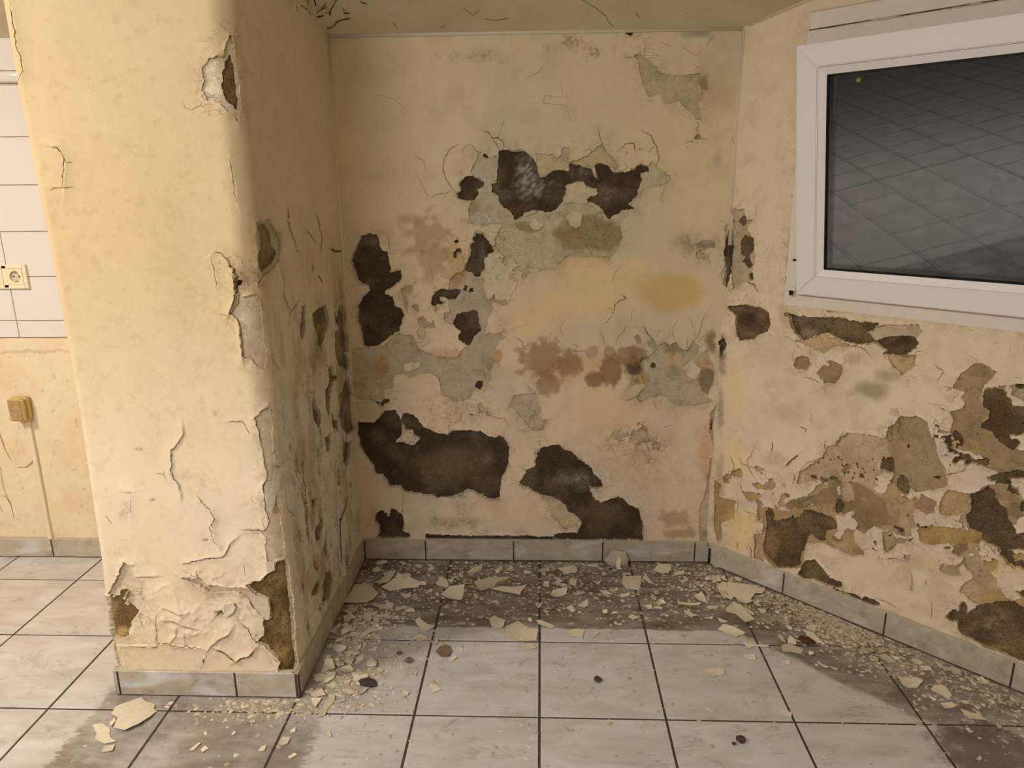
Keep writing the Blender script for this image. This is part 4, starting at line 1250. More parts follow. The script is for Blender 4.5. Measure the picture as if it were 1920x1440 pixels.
LOSS_R = [
    (ZI, [(570, 850), (640, 820), (700, 740), (760, 750), (860, 750), (960, 800), (980, 870), (1010, 950), (1040, 1000), (1060, 1150), (1150, 1280), (1180, 1440), (900, 1500), (640, 1440), (620, 1250), (550, 1100), (550, 980)], (146, 131, 110)),
    (ZI, [(1080, 900), (1180, 900), (1220, 800), (1190, 700), (1310, 670), (1340, 560), (1320, 500), (1210, 460), (1290, 320), (1350, 280), (1440, 215), (1550, 240), (1650, 300), (1620, 370), (1530, 430), (1510, 500), (1500, 620), (1560, 700), (1480, 850), (1650, 1000), (1760, 1070), (1990, 1100), (1990, 1300), (1700, 1330), (1560, 1250), (1480, 1000), (1300, 980), (1200, 920)], (142, 126, 101)),
    (ZJ, [(1060, 290), (1160, 270), (1200, 200), (1280, 150), (1440, 170), (1640, 220), (1620, 350), (1690, 400), (1580, 380), (1560, 495), (1640, 520), (1540, 560), (1480, 700), (1300, 640), (1340, 740), (1300, 790), (1200, 800), (1190, 620), (1060, 590), (900, 620), (780, 640), (820, 520), (950, 430), (1030, 380)], (184, 163, 143)),
    (ZJ, [(650, 850), (720, 790), (860, 760), (960, 740), (1080, 680), (1080, 600), (1180, 620), (1170, 700), (1200, 780), (1120, 820), (960, 820), (800, 850), (700, 890)], (136, 120, 96)),
    (ZJ, [(1290, 640), (1380, 640), (1470, 700), (1540, 760), (1640, 820), (1650, 1030), (1560, 1060), (1450, 1010), (1350, 990), (1310, 880), (1330, 800), (1350, 740)], (132, 114, 84)),
    (ZJ, [(440, 900), (480, 860), (700, 900), (860, 860), (1100, 870), (1160, 950), (1180, 1080), (1060, 1200), (880, 1200), (840, 1440), (560, 1440), (440, 1280), (470, 1000)], (164, 140, 108)),
    (ZH, [(715, 700), (740, 620), (790, 600), (860, 620), (870, 690), (840, 740), (760, 730)], (136, 122, 98)),
    (ZH, [(920, 760), (990, 690), (1040, 700), (1030, 650), (1160, 690), (1160, 760), (1100, 850), (1000, 850)], (140, 124, 98)),
    (ZH, [(1550, 600), (1640, 600), (1820, 600), (1810, 700), (1770, 730), (1690, 790), (1620, 710)], (186, 162, 126)),
    (ZH, [(700, 470), (850, 470), (1000, 400), (1180, 490), (1300, 510), (1100, 520), (1000, 590), (860, 520)], (180, 158, 124)),
    (ZH, [(1380, 330), (1840, 330), (1880, 390), (1830, 440), (1460, 470), (1380, 400)], (182, 168, 150)),
    (ZR, [(600, 30), (680, 40), (690, 110), (730, 110), (690, 170), (740, 230), (750, 350), (730, 420), (740, 500), (690, 500), (600, 560), (590, 400), (600, 200)], (168, 156, 136)),
    (ZJ, [(0, 600), (60, 640), (40, 760), (200, 800), (190, 960), (80, 1010), (80, 1180), (30, 1180), (0, 1100)], (166, 142, 104)),
    (ZJ, [(385, 1120), (470, 1110), (455, 1300), (480, 1380), (380, 1340)], (172, 156, 132)),
    (ZJ, [(1190, 520), (1215, 480), (1250, 440), (1295, 460), (1280, 510), (1230, 535)], (112, 102, 88)),
    (ZK, [(860, 420), (900, 340), (960, 380), (1060, 430), (1020, 540), (960, 560), (880, 500), (800, 470)], (150, 122, 110)),
    (ZK, [(1080, 430), (1170, 300), (1380, 340), (1380, 520), (1250, 560), (1080, 560)], (176, 152, 120)),
    (ZK, [(860, 700), (1000, 660), (1300, 690), (1500, 740), (1500, 820), (1260, 830), (1000, 860), (880, 830)], (164, 138, 92)),
    (ZK, [(510, 740), (600, 700), (640, 790), (800, 800), (640, 860), (560, 940), (520, 900)], (158, 146, 124)),
    (ZK, [(1080, 1100), (1120, 1040), (1260, 1060), (1330, 1000), (1340, 1040), (1270, 1070), (1300, 1170), (1180, 1170)], (150, 140, 122)),
]
for z, pts in DARK_R:
    rw.dark(Z(z, pts))
for z, pts, c in LOSS_R:
    rw.loss(Z(z, pts), c)
rw.dark(Z(ZC, [(1690, 350), (1740, 320), (1760, 380), (1720, 470), (1700, 440)]))
# patchwork of flaking coats low on the wall
Pm = rw.poly([(1445, 1010), (1470, 930), (1560, 850), (1680, 800), (1780, 720), (1860, 690), (1990, 690), (1990, 1180), (1820, 1150), (1700, 1080), (1600, 1060), (1520, 1030)])
dm_ = poly_sdf(S, T, Pm)
wz = smooth01(-dm_, -0.03, 0.05)
rw.FP = np.minimum(rw.FP, (0.50 + (1 - wz) * 3.0 - fbm(S, T, 0.075, 5, 37)) * 0.10)
rw.FD = np.minimum(rw.FD, (0.72 + (1 - wz) * 3.0 - fbm(S, T, 0.06, 5, 38)) * 0.10)
Pm = rw.poly([(1345, 880), (1400, 850), (1480, 880), (1500, 940), (1440, 1000), (1350, 960)])
wz = smooth01(-poly_sdf(S, T, Pm), -0.02, 0.03)
rw.FP = np.minimum(rw.FP, (0.58 + (1 - wz) * 3.0 - fbm(S, T, 0.04, 5, 39)) * 0.08)
# pin specks of lost paint on the lilac undercoat
rw.FD = np.minimum(rw.FD, np.where(poly_sdf(S, T, rw.poly(Z(ZJ, [(1000, 330), (1560, 400), (1560, 640), (1300, 640), (820, 620)]))) < 0, (0.73 - fbm(S, T, 0.012, 3, 41)) * 0.03, 1))

for K in (rw.CP, rw.C1):
    rl = rw.blob
    rl(K, 1632, 735, 44, 26, (124, 112, 92), 0.72, 0.6, 0.05, 0.9)
    rl(K, 1660, 705, 40, 14, (132, 118, 96), 0.55, 0.6, 0.05, 0.9)
    rl(K, 1600, 670, 24, 14, (140, 124, 100), 0.45, 0.6, 0.04, 0.9)
    rl(K, 1440, 670, 50, 50, (176, 160, 132), 0.5, 0.6, 0.06, 0.9)
    rl(K, 1470, 770, 50, 26, (172, 150, 122), 0.5, 0.7, 0.05, 0.8)
    rl(K, 1380, 740, 40, 90, (208, 184, 140), 0.5, 0.5, 0.06, 0.9)
    rl(K, 1380, 850, 40, 70, (206, 176, 126), 0.6, 0.5, 0.06, 0.9)
    rl(K, 1390, 990, 40, 60, (206, 176, 120), 0.65, 0.4, 0.06, 0.8)
    rl(K, 1355, 660, 14, 60, (104, 82, 58), 0.75, 0.5, 0.03, 0.8)
    rl(K, 1352, 760, 10, 60, (120, 104, 80), 0.6, 0.6, 0.03, 0.8)
    rl(K, 1350, 900, 12, 70, (140, 116, 80), 0.5, 0.6, 0.03, 0.8)
    rl(K, 1720, 745, 60, 30, (204, 180, 160), 0.5, 0.6, 0.05, 0.9)
    rl(K, 1740, 1060, 60, 24, (196, 164, 116), 0.5, 0.6, 0.05, 0.9)
    rl(K, 1880, 1060, 50, 30, (202, 172, 118), 0.5, 0.6, 0.05, 0.9)
    rl(K, 1540, 560, 60, 16, (206, 190, 166), 0.5, 0.6, 0.05, 0.9)
    rl(K, 1480, 590, 24, 22, (168, 150, 116), 0.5, 0.6, 0.04, 0.8)
    rl(K, 1400, 440, 20, 60, (150, 134, 108), 0.35, 0.6, 0.03, 0.8, 0.6)
    rl(K, 1440, 470, 30, 24, (150, 136, 112), 0.4, 0.6, 0.02, 0.8, 0.9)
    rl(K, 1450, 860, 34, 18, (150, 132, 102), 0.5, 0.7, 0.03, 0.7, 0.4)
    rl(K, 1600, 1020, 50, 26, (176, 146, 110), 0.5, 0.7, 0.04, 0.8)
    rl(K, 1500, 1000, 26, 40, (150, 122, 86), 0.4, 0.7, 0.04, 0.8)
E2 = rw.C2
rw.blob(E2, 1520, 625, 24, 14, (150, 138, 122), 0.85, 0.5, 0.02, 0.7, 0.3)
rw.blob(E2, 1500, 600, 16, 16, (128, 116, 102), 0.6, 0.5, 0.02, 0.7)
rw.blob(E2, 1620, 620, 40, 14, (120, 106, 82), 0.6, 0.6, 0.01, 0.8, 0.8)
rw.blob(E2, 1690, 640, 24, 14, (66, 52, 38), 0.8, 0.5, 0.03, 0.7)
rw.blob(E2, 1400, 600, 30, 26, (66, 54, 42), 0.8, 0.5, 0.03, 0.7)
rw.blob(E2, 1405, 580, 12, 10, (110, 98, 82), 0.6, 0.5, 0.02, 0.7)
rw.blob(E2, 1870, 780, 40, 60, (88, 68, 48), 0.8, 0.5, 0.03, 0.7)
rw.blob(E2, 1470, 1010, 34, 50, (116, 94, 64), 0.7, 0.5, 0.03, 0.7)
rw.blob(E2, 1445, 1020, 16, 40, (150, 126, 100), 0.6, 0.5, 0.02, 0.6)
rw.blob(E2, 1850, 1170, 50, 16, (160, 142, 112), 0.7, 0.6, 0.015, 0.7, 0.7)
rw.blob(E2, 1860, 1220, 60, 14, (164, 146, 116), 0.6, 0.6, 0.015, 0.8, 0.8)
rw.blob(E2, 1370, 460, 10, 60, (64, 56, 44), 0.9, 0.4, 0.03, 0.6)
rw.blob(E2, 1400, 465, 14, 30, (92, 84, 74), 0.8, 0.4, 0.02, 0.6, 0.4)
for z, pts, w_, lf, sd_ in [
    (ZH, [(940, 150), (990, 175), (1030, 210), (1075, 205)], .0018, .003, 1),
    (ZH, [(640, 430), (700, 450), (750, 500), (800, 560)], .0014, .003, -1),
    (ZH, [(830, 520), (880, 520), (940, 590)], .0014, .003, -1),
    (ZH, [(1160, 520), (1290, 515), (1370, 560), (1420, 625)], .0014, .003, 1),
    (ZH, [(1520, 590), (1570, 640), (1625, 700), (1690, 780)], .0024, .004, -1),
    (ZH, [(870, 1130), (880, 1150), (860, 1195)], .0012, .001, 1),
    (ZH, [(775, 1245), (830, 1270), (825, 1300)], .0022, .003, 1),
    (ZH, [(830, 800), (900, 820), (950, 850)], .0016, .003, 1),
    (ZH, [(960, 880), (1010, 940), (1010, 970)], .0012, .001, 1),
    (ZI, [(1030, 225), (1070, 265), (1125, 295), (1100, 350), (1050, 400)], .0014, .003, 1),
    (ZI, [(1110, 445), (1200, 460), (1320, 495)], .0016, .002, 1),
    (ZI, [(1080, 660), (1140, 685)], .0022, .002, 1),
    (ZI, [(960, 620), (1170, 645)], .0009, 0, 1),
    (ZI, [(1030, 770), (1065, 800)], .0030, .003, 1),
    (ZI, [(1010, 985), (1060, 930)], .0016, .002, 1),
    (ZI, [(1180, 700), (1240, 770), (1200, 850), (1180, 900)], .0024, .005, 1),
    (ZI, [(1600, 30), (1690, 10)], .0008, 0, 1),
    (ZI, [(1780, 110), (1790, 50)], .0009, 0, 1),
    (ZI, [(1820, 360), (1910, 365)], .0009, 0, 1),
    (ZI, [(340, 920), (350, 1000), (440, 1070), (480, 1150)], .0014, .003, 1),
    (ZI, [(0, 1040), (50, 1010), (130, 890)], .0016, .003, -1),
    (ZI, [(1140, 1320), (1320, 1300), (1360, 1210)], .0018, .003, 1),
    (ZI, [(1050, 1100), (1080, 1190), (1120, 1240)], .0014, .003, -1),
    (ZJ, [(395, 270), (350, 370), (315, 410), (330, 470), (420, 500)], .0014, .006, 1),
    (ZJ, [(680, 470), (740, 410), (800, 360)], .0040, .007, 1),
    (ZJ, [(545, 240), (560, 280), (540, 340)], .0026, .003, 1),
    (ZJ, [(160, 385), (195, 470), (190, 510)], .0018, .004, 1),
    (ZJ, [(240, 405), (270, 455), (310, 460), (385, 575)], .0018, .004, 1),
    (ZJ, [(140, 510), (150, 580)], .0016, .002, 1),
    (ZJ, [(755, 540), (770, 590), (740, 640)], .0020, .004, 1),
    (ZJ, [(430, 730), (415, 790)], .0016, .002, 1),
    (ZJ, [(250, 640), (265, 690)], .0018, .002, 1),
    (ZJ, [(225, 780), (220, 900)], .0016, .003, 1),
    (ZJ, [(290, 900), (390, 930)], .0014, .002, 1),
    (ZJ, [(220, 1180), (225, 1260)], .0020, .003, 1),
    (ZJ, [(335, 1220), (355, 1270), (350, 1340)], .0022, .003, 1),
    (ZJ, [(70, 1020), (60, 1110)], .0016, .003, 1),
    (ZJ, [(820, 525), (840, 475), (900, 440), (980, 410)], .0014, .003, -1),
    (ZJ, [(1060, 220), (1050, 340), (1020, 400)], .0018, .004, -1),
    (ZJ, [(1850, 960), (1865, 1050), (1840, 1150)], .0018, .003, 1),
    (ZK, [(790, 580), (795, 680), (770, 790)], .0018, .003, 1),
    (ZK, [(775, 820), (820, 785)], .0040, .004, 1),
    (ZK, [(510, 760), (520, 860), (540, 960)], .0016, .003, 1),
    (ZK, [(560, 995), (635, 985)], .0020, .003, 1),
    (ZK, [(1245, 1080), (1275, 1130)], .0036, .003, 1),
    (ZK, [(935, 1260), (950, 1210)], .0020, .003, 1),
    (ZK, [(1090, 1140), (1120, 1070)], .0020, .003, 1),
    (ZK, [(1220, 600), (1330, 650), (1380, 690)], .0024, .003, 1),
    (ZK, [(95, 870), (120, 885)], .0030, .002, 1),
    (ZL, [(1000, 520), (1000, 600), (985, 700)], .0012, .002, 1),
    (ZL, [(470, 495), (560, 520), (660, 590)], .0012, .003, 1),
    (ZR, [(690, 505), (740, 525), (765, 575)], .0030, .005, 1),
    (ZR, [(590, 40), (600, 70)], .0020, .002, 1),
]:
    rw.crack(Z(z, pts), w_, lf, sd_)
rw.CP *= np.array([1.02, 1.03, 1.22])
rw.C1 *= np.array([0.95, 0.87, 0.82])
rw.C2 *= np.array([0.90, 0.80, 0.72])
wall_right, FPR, HPR = rw.build('wall_right', hairs=110, hair_len=0.035, edge=0.0045, rim=0.003)
wall_right['label'] = 'splayed wall under the window, paint flaked off in patches down to grey plaster'

# ================================================================== pillar and alcove side
k = W_LEFT.k
SL = np.concatenate([axis(0.0, k[1] - 0.04, 0.04)[:-1], axis(k[1] - 0.04, k[5], G)])
lw = Coats(W_LEFT, SL, np.concatenate([axis(0.06, 1.90, G), axis(1.93, 2.35, 0.03)]), (226, 205, 164), seed=37)
S, T = lw.S, lw.T
side = smooth01(S, k[4] - 0.03, k[4] + 0.02)[..., None]
KF = lin((225, 203, 158)) / lin((226, 205, 164))
KS = lin((225, 203, 158)) / lin((132, 114, 86))


def fr(c):
    return lin(c) * KF


def sdv(c):
    return lin(c) * KS


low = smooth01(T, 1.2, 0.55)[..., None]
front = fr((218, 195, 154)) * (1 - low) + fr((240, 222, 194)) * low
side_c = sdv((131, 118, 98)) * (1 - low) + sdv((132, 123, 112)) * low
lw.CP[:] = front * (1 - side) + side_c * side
m = (smooth01(fbm(S, T, 0.25, 4, 51), 0.4, 0.7) * 0.35)[..., None]
lw.CP[:] = lw.CP * (1 - m) + lw.CP * np.array([0.96, 0.90, 0.80]) * m
m = (smooth01(fbm(S, T, 0.02, 4, 52), 0.66, 0.74) * 0.25)[..., None]
lw.CP[:] = lw.CP * (1 - m) + lw.CP * np.array([0.72, 0.64, 0.52]) * m
# vertical brown runs on the alcove side
run = smooth01(fbm(S * 2.6, T * 0.8, 0.16, 5, 53), 0.48, 0.72) * smooth01(T, 1.35, 0.95) * 0.38
run = run[..., None] * side
lw.CP[:] = lw.CP * (1 - run) + sdv((96, 74, 50)) * run
lw.C1[:] = fr((222, 205, 176)) * (1 - side) + sdv((120, 106, 86)) * side
m = (smooth01(fbm(S, T, 0.03, 4, 54), 0.55, 0.7) * 0.35)[..., None]
lw.C1[:] = lw.C1 * (1 - m) + lw.C1 * np.array([0.86, 0.78, 0.66]) * m
lw.C2[:] = fr((124, 100, 62)) * (1 - side) + sdv((72, 58, 42)) * side
m = smooth01(fbm(S, T, 0.04, 5, 55), 0.42, 0.68)[..., None]
lw.C2[:] = lw.C2 * (1 - m) + (fr((154, 128, 86)) * (1 - side) + sdv((92, 78, 60)) * side) * m
ZF_DARK = [
    (ZN, [(60, 440), (190, 440), (200, 390), (240, 380), (270, 390), (240, 450), (260, 490), (320, 520), (365, 580), (320, 630), (300, 660), (270, 790), (240, 810), (130, 790), (110, 700), (90, 590)]),
    (ZN, [(1290, 360), (1340, 320), (1420, 310), (1470, 250), (1520, 210), (1530, 140), (1620, 130), (1640, 180), (1660, 400), (1680, 640), (1690, 800), (1720, 1000), (1700, 1120), (1570, 1100), (1580, 1000), (1530, 930), (1450, 860), (1380, 830), (1440, 780), (1450, 690), (1440, 610), (1500, 620), (1490, 470), (1400, 430), (1340, 400)]),
    (ZQ, [(95, 460), (105, 430), (115, 380), (125, 330), (150, 300), (165, 340), (180, 380), (190, 450), (200, 550), (185, 590), (150, 560), (120, 530), (110, 490)]),
    (ZP, [(280, 240), (290, 290), (325, 300), (320, 325), (300, 340), (300, 400), (285, 400), (275, 330)]),
    (ZS, [(150, 150), (190, 140), (210, 150), (240, 200), (250, 290), (285, 330), (270, 390), (230, 430), (185, 470), (165, 430), (160, 330), (175, 310), (170, 230)]),
    (ZS, [(440, 700), (460, 690), (470, 750), (465, 850), (450, 920), (435, 880)]),
    (ZS, [(510, 760), (560, 710), (610, 690), (625, 800), (600, 890), (570, 940), (575, 1000), (555, 960), (540, 880), (515, 820)]),
    (ZS, [(655, 720), (680, 780), (690, 720), (715, 690), (740, 760), (740, 850), (760, 920), (760, 1000), (740, 1010), (770, 1060), (760, 1140), (700, 1100), (680, 1040), (665, 960), (670, 880), (690, 850)]),
    (ZS, [(620, 1110), (645, 1100), (660, 1160), (680, 1180), (650, 1220), (640, 1320), (630, 1430), (605, 1400), (600, 1270), (620, 1240)]),
    (ZS, [(515, 1370), (530, 1320), (545, 1400), (560, 1440), (515, 1430)]),
    (ZS, [(700, 1330), (730, 1230), (760, 1180), (785, 1280), (810, 1440), (700, 1440)]),
    (ZT, [(700, 0), (800, 0), (815, 120), (800, 240), (750, 270), (710, 220)]),
    (ZT, [(515, 30), (530, 60), (570, 130), (560, 240), (540, 210), (515, 140)]),
    (ZT, [(655, 170), (690, 180), (690, 260), (660, 210)]),
    (ZT, [(605, 300), (630, 260), (640, 310), (630, 380), (610, 370)]),
    (ZT, [(730, 320), (780, 320), (770, 400), (750, 470), (720, 450)]),
    (ZT, [(510, 710), (540, 700), (530, 750), (515, 750)]),
    (ZT, [(535, 900), (570, 850), (560, 980), (530, 990)]),
    (ZT, [(610, 1200), (645, 1190), (655, 1260), (640, 1380), (590, 1400), (580, 1300)]),
    (ZT, [(505, 1330), (540, 1250), (560, 1280), (530, 1360), (500, 1350)]),
]
ZF_LOSS = [
    (ZQ, [(35, 310), (110, 300), (125, 220), (135, 190), (155, 190), (165, 300), (200, 580), (185, 660), (150, 620), (100, 570), (60, 540), (30, 550), (0, 480), (0, 360)]),
    (ZN, [(120, 390), (190, 260), (230, 140), (300, 170), (340, 270), (400, 300), (380, 400), (400, 500), (370, 580), (320, 520), (250, 480), (270, 390), (190, 440), (100, 420)]),
    (ZN, [(720, 280), (880, 270), (940, 330), (1040, 340), (1150, 360), (1290, 360), (1400, 440), (1490, 470), (1500, 620), (1440, 610), (1350, 540), (1300, 440), (1200, 400), (1000, 400), (840, 330)]),
    (ZO, [(1460, 0), (1480, 60), (1500, 200), (1500, 300), (1520, 480), (1580, 530), (1560, 600), (1530, 700), (1560, 950), (1600, 1100), (1610, 1300), (1470, 1340), (1450, 1280), (1460, 1130), (1420, 1090), (1480, 1010), (1440, 800), (1430, 680), (1460, 620), (1440, 500), (1420, 380), (1380, 200), (1350, 100)]),
    (ZP, [(230, 570), (290, 480), (300, 400), (270, 240), (200, 130), (280, 180), (330, 300), (330, 420), (440, 410), (480, 500), (500, 800), (530, 930), (510, 1050), (400, 950), (350, 950), (320, 700), (300, 620)]),
    (ZS, [(130, 120), (220, 110), (300, 250), (290, 400), (190, 500), (150, 560), (140, 400)]),
    (ZN, [(110, 800), (140, 790), (250, 1030), (200, 1060), (150, 950)]),
]
for z, pts in ZF_DARK:
    lw.dark(Z(z, pts))
for z, pts in ZF_LOSS:
    lw.loss(Z(z, pts))
# splintered vertical losses over the lower alcove side
w = side[..., 0] * smooth01(T, 1.15, 0.85)
q = (0.735 + (1 - w) * 3.0 - fbm(S * 2.6, T * 0.75, 0.10, 5, 57)) * 0.05
lw.FP = np.minimum(lw.FP, q)
q = (0.80 + (1 - w) * 3.0 - fbm(S * 2.8, T * 0.7, 0.10, 5, 58)) * 0.05
lw.FD = np.minimum(lw.FD, q)
# brown damp shading of the bare plaster on the side, ochre and pale powder at the pillar foot
lw.k = KS
for (u, v, rx, ry, c, a_) in [(590, 660, 20, 60, (80, 62, 44), .6), (600, 1060, 20, 60, (96, 74, 48), .7), (585, 960, 12, 60, (92, 72, 50), .6), (640, 720, 14, 90, (86, 68, 50), .5), (500, 455, 18, 50, (104, 88, 66), .5), (655, 600, 10, 50, (110, 84, 52), .5), (560, 850, 14, 60, (104, 88, 68), .5), (560, 690, 16, 90, (104, 82, 56), .5), (575, 1090, 26, 40, (104, 84, 56), .6)]:
    lw.blob(lw.CP, u, v, rx, ry, c, a_, 0.6, 0.03, 0.8)
    lw.blob(lw.C1, u, v, rx, ry, c, a_, 0.6, 0.03, 0.8)
lw.k = KF
lw.blob(lw.C2, 536, 1165, 14, 30, (176, 158, 116), 0.7, 0.6, 0.02, 0.8)
lw.blob(lw.C2, 530, 1230, 20, 24, (186, 156, 94), 0.8, 0.6, 0.02, 0.8)
lw.blob(lw.C2, 225, 1185, 16, 14, (206, 176, 116), 0.85, 0.5, 0.02, 0.7)
lw.blob(lw.C2, 225, 1140, 18, 20, (122, 92, 58), 0.7, 0.5, 0.02, 0.7)
lw.blob(lw.C2, 430, 155, 10, 30, (112, 84, 44), 0.7, 0.5, 0.02, 0.7)
lw.blob(lw.C2, 448, 530, 8, 30, (20, 18, 16), 0.95, 0.3, 0.02, 0.5)
for (u, v, rx, ry, a_) in [(283, 936, 12, 5, .7), (250, 842, 12, 4, .6), (400, 775, 6, 8, .4), (230, 960, 16, 24, .3), (365, 905, 40, 30, .18), (382, 1012, 8, 3, .7), (415, 1143, 14, 5, .8), (330, 500, 60, 200, .08)]:
    lw.blob(lw.CP, u, v, rx, ry, (120, 98, 66), a_, 0.7, 0.012, 0.7, 0.4)
ZU, ZV = (0, 0, 7.2), (0, 220, 6.0)
for z, pts, w_, lf, sd_ in [
    (ZU, [(125, 0), (150, 100), (180, 310), (215, 430), (220, 620), (255, 700), (285, 760), (305, 940), (285, 1030), (240, 1090)], .0020, .004, 1),
    (ZV, [(580, 335), (630, 340), (680, 400), (715, 480), (700, 640), (685, 790)], .0022, .005, 1),
    (ZV, [(520, 805), (690, 795), (815, 785)], .0012, .001, 1),
    (ZV, [(720, 505), (800, 500)], .0009, 0, 1),
    (ZO, [(730, 180), (735, 240), (670, 350), (630, 380), (625, 460), (640, 490), (620, 570), (640, 610), (690, 660), (720, 780)], .0018, .004, -1),
    (ZO, [(850, 740), (910, 830), (980, 890), (1015, 960), (980, 1030), (1000, 1120), (1040, 1200)], .0024, .008, 1),
    (ZO, [(730, 1350), (810, 1335), (950, 1305), (1070, 1300), (1110, 1270), (1150, 1180), (1200, 1140)], .0016, .004, 1),
    (ZO, [(1130, 140), (1250, 130), (1290, 190), (1320, 250)], .0014, .002, 1),
    (ZO, [(1340, 120), (1390, 130), (1460, 70)], .0014, .002, 1),
    (ZO, [(1255, 1060), (1370, 1060), (1440, 1070)], .0014, .003, 1),
    (ZO, [(480, 580), (560, 585), (590, 650)], .0010, 0, 1),
    (ZO, [(560, 585), (575, 545)], .0010, 0, 1),
    (ZO, [(230, 740), (285, 740), (270, 940)], .0010, .003, 1),
    (ZO, [(50, 930), (120, 1010)], .0010, 0, 1),
    (ZN, [(740, 155), (840, 140), (950, 115), (1070, 120)], .0018, .004, -1),
    (ZN, [(340, 270), (420, 275), (500, 272)], .0014, .004, 1),
    (ZN, [(850, 220), (890, 270), (930, 310)], .0016, .004, 1),
    (ZN, [(1265, 100), (1275, 200), (1280, 280)], .0012, .002, 1),
    (ZN, [(220, 860), (360, 865), (520, 865), (560, 840), (610, 830), (650, 850), (780, 865), (900, 880), (965, 905)], .0020, .005, -1),
    (ZN, [(965, 905), (1000, 860), (1070, 800), (1150, 760), (1170, 730)], .0018, .006, 1),
    (ZN, [(640, 840), (700, 770), (700, 720)], .0012, .003, 1),
    (ZN, [(525, 850), (520, 740), (520, 600)], .0010, .003, 1),
    (ZN, [(770, 840), (770, 740)], .0009, .002, 1),
    (ZN, [(1030, 885), (1110, 920), (1170, 970), (1205, 1000)], .0040, .007, 1),
    (ZN, [(1205, 1000), (1250, 965), (1320, 950), (1360, 905)], .0040, .007, 1),
    (ZN, [(960, 910), (950, 960), (925, 1000), (890, 1070)], .0014, .003, 1),
    (ZN, [(925, 965), (930, 1015)], .0030, .003, 1),
    (ZN, [(1250, 655), (1310, 710), (1350, 790), (1390, 820)], .0020, .006, 1),
    (ZN, [(560, 530), (640, 560), (720, 590), (790, 580)], .0010, .004, 1),
    (ZN, [(590, 640), (680, 650), (760, 690), (880, 720)], .0010, .004, 1),
    (ZN, [(430, 590), (500, 640), (560, 540)], .0010, .004, -1),
    (ZN, [(1040, 600), (1080, 550), (1100, 590)], .0030, .004, 1),
    (ZN, [(1120, 580), (1140, 500), (1190, 490), (1205, 540), (1150, 580)], .0012, .008, -1),
    (ZP, [(70, 75), (90, 200), (110, 310), (108, 370)], .0012, .002, 1),
    (ZP, [(70, 75), (100, 58), (150, 65), (210, 110), (250, 170), (275, 250)], .0014, .004, -1),
    (ZP, [(275, 250), (285, 330), (280, 450), (235, 565)], .0030, .010, -1),
    (ZP, [(235, 565), (310, 625), (330, 800), (350, 960)], .0016, .005, -1),
    (ZP, [(130, 580), (225, 590)], .0008, 0, 1),
    (ZP, [(455, 290), (465, 370)], .0020, .003, 1),
    (ZP, [(340, 435), (395, 450), (415, 490)], .0016, .004, 1),
    (ZP, [(640, 180), (680, 330), (670, 450), (720, 560)], .0018, .003, 1),
    (ZP, [(550, 910), (580, 980), (640, 1060)], .0014, .003, 1),
    (ZS, [(345, 20), (360, 180), (400, 280), (425, 355)], .0030, .004, 1),
    (ZS, [(535, 70), (560, 130), (580, 240), (567, 350)], .0026, .004, 1),
    (ZS, [(470, 180), (510, 230), (540, 270)], .0024, .003, 1),
    (ZS, [(635, 310), (670, 330), (715, 325)], .0050, .004, 1),
    (ZS, [(555, 485), (585, 540)], .0040, .003, 1),
    (ZS, [(700, 480), (710, 600), (715, 680)], .0024, .003, 1),
    (ZS, [(430, 660), (360, 760), (360, 850)], .0016, .002, 1),
    (ZS, [(520, 400), (520, 480)], .0020, .002, 1),
    (ZS, [(740, 280), (760, 480), (790, 540)], .0016, .002, 1),
    (ZS, [(320, 620), (370, 740)], .0018, .002, 1),
    (ZT, [(745, 680), (730, 770), (695, 860), (700, 1000), (710, 1160)], .0060, .006, 1),
    (ZT, [(825, 180), (830, 560), (850, 740), (880, 830)], .0060, .003, 1),
    (ZT, [(330, 680), (350, 780), (400, 830)], .0016, .003, 1),
    (ZT, [(590, 930), (610, 1090)], .0020, .003, 1),
    (ZT, [(600, 600), (615, 670)], .0020, .002, 1),
    (ZQ, [(140, 850), (170, 1000), (185, 1100)], .0014, .002, 1),
]:
    lw.crack(Z(z, pts), w_, lf, sd_)
# crumpled, bulging coat at the pillar foot
c0 = W_LEFT.st(360, 1150)
w = np.exp(-((S - c0[0]) / 0.20) ** 2 - ((T - c0[1]) / 0.11) ** 2)
rid = 1 - np.abs(fbm(S, T, 0.07, 4, 61) * 2 - 1)
lw.lift = lw.lift + w * (rid ** 4 * 0.006 + (fbm(S, T, 0.10, 3, 62)) * 0.006)
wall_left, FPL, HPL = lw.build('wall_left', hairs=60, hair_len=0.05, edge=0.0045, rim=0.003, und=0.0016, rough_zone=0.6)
wall_left['label'] = 'rounded cream pillar with peeling foot, its alcove side cracked and mouldy'

# ================================================================== floor
def clip_poly(P, p0, n):
    """keep the part of polygon P where (p-p0).n >= 0"""
    out = []
    for i in range(len(P)):
        a, b = np.array(P[i]), np.array(P[(i + 1) % len(P)])
        da, db = (a - p0) @ n, (b - p0) @ n
        if da >= 0:
            out.append(tuple(a))
        if (da >= 0) != (db >= 0):
            out.append(tuple(a + (b - a) * da / (da - db)))
    return out


def inset_poly(P, d):
    P = np.array(P)
    n = len(P)
    res = []
    for i in range(n):
        a, b, c = P[i - 1], P[i], P[(i + 1) % n]
        e1, e2 = (b - a) / (np.linalg.norm(b - a) + 1e-9), (c - b) / (np.linalg.norm(c - b) + 1e-9)
        n1, n2 = np.array([-e1[1], e1[0]]), np.array([-e2[1], e2[0]])
        k_ = n1 + n2
        k_ = k_ / max(0.25, (k_ @ n1))
        res.append(b + k_ * d)
    return np.array(res)


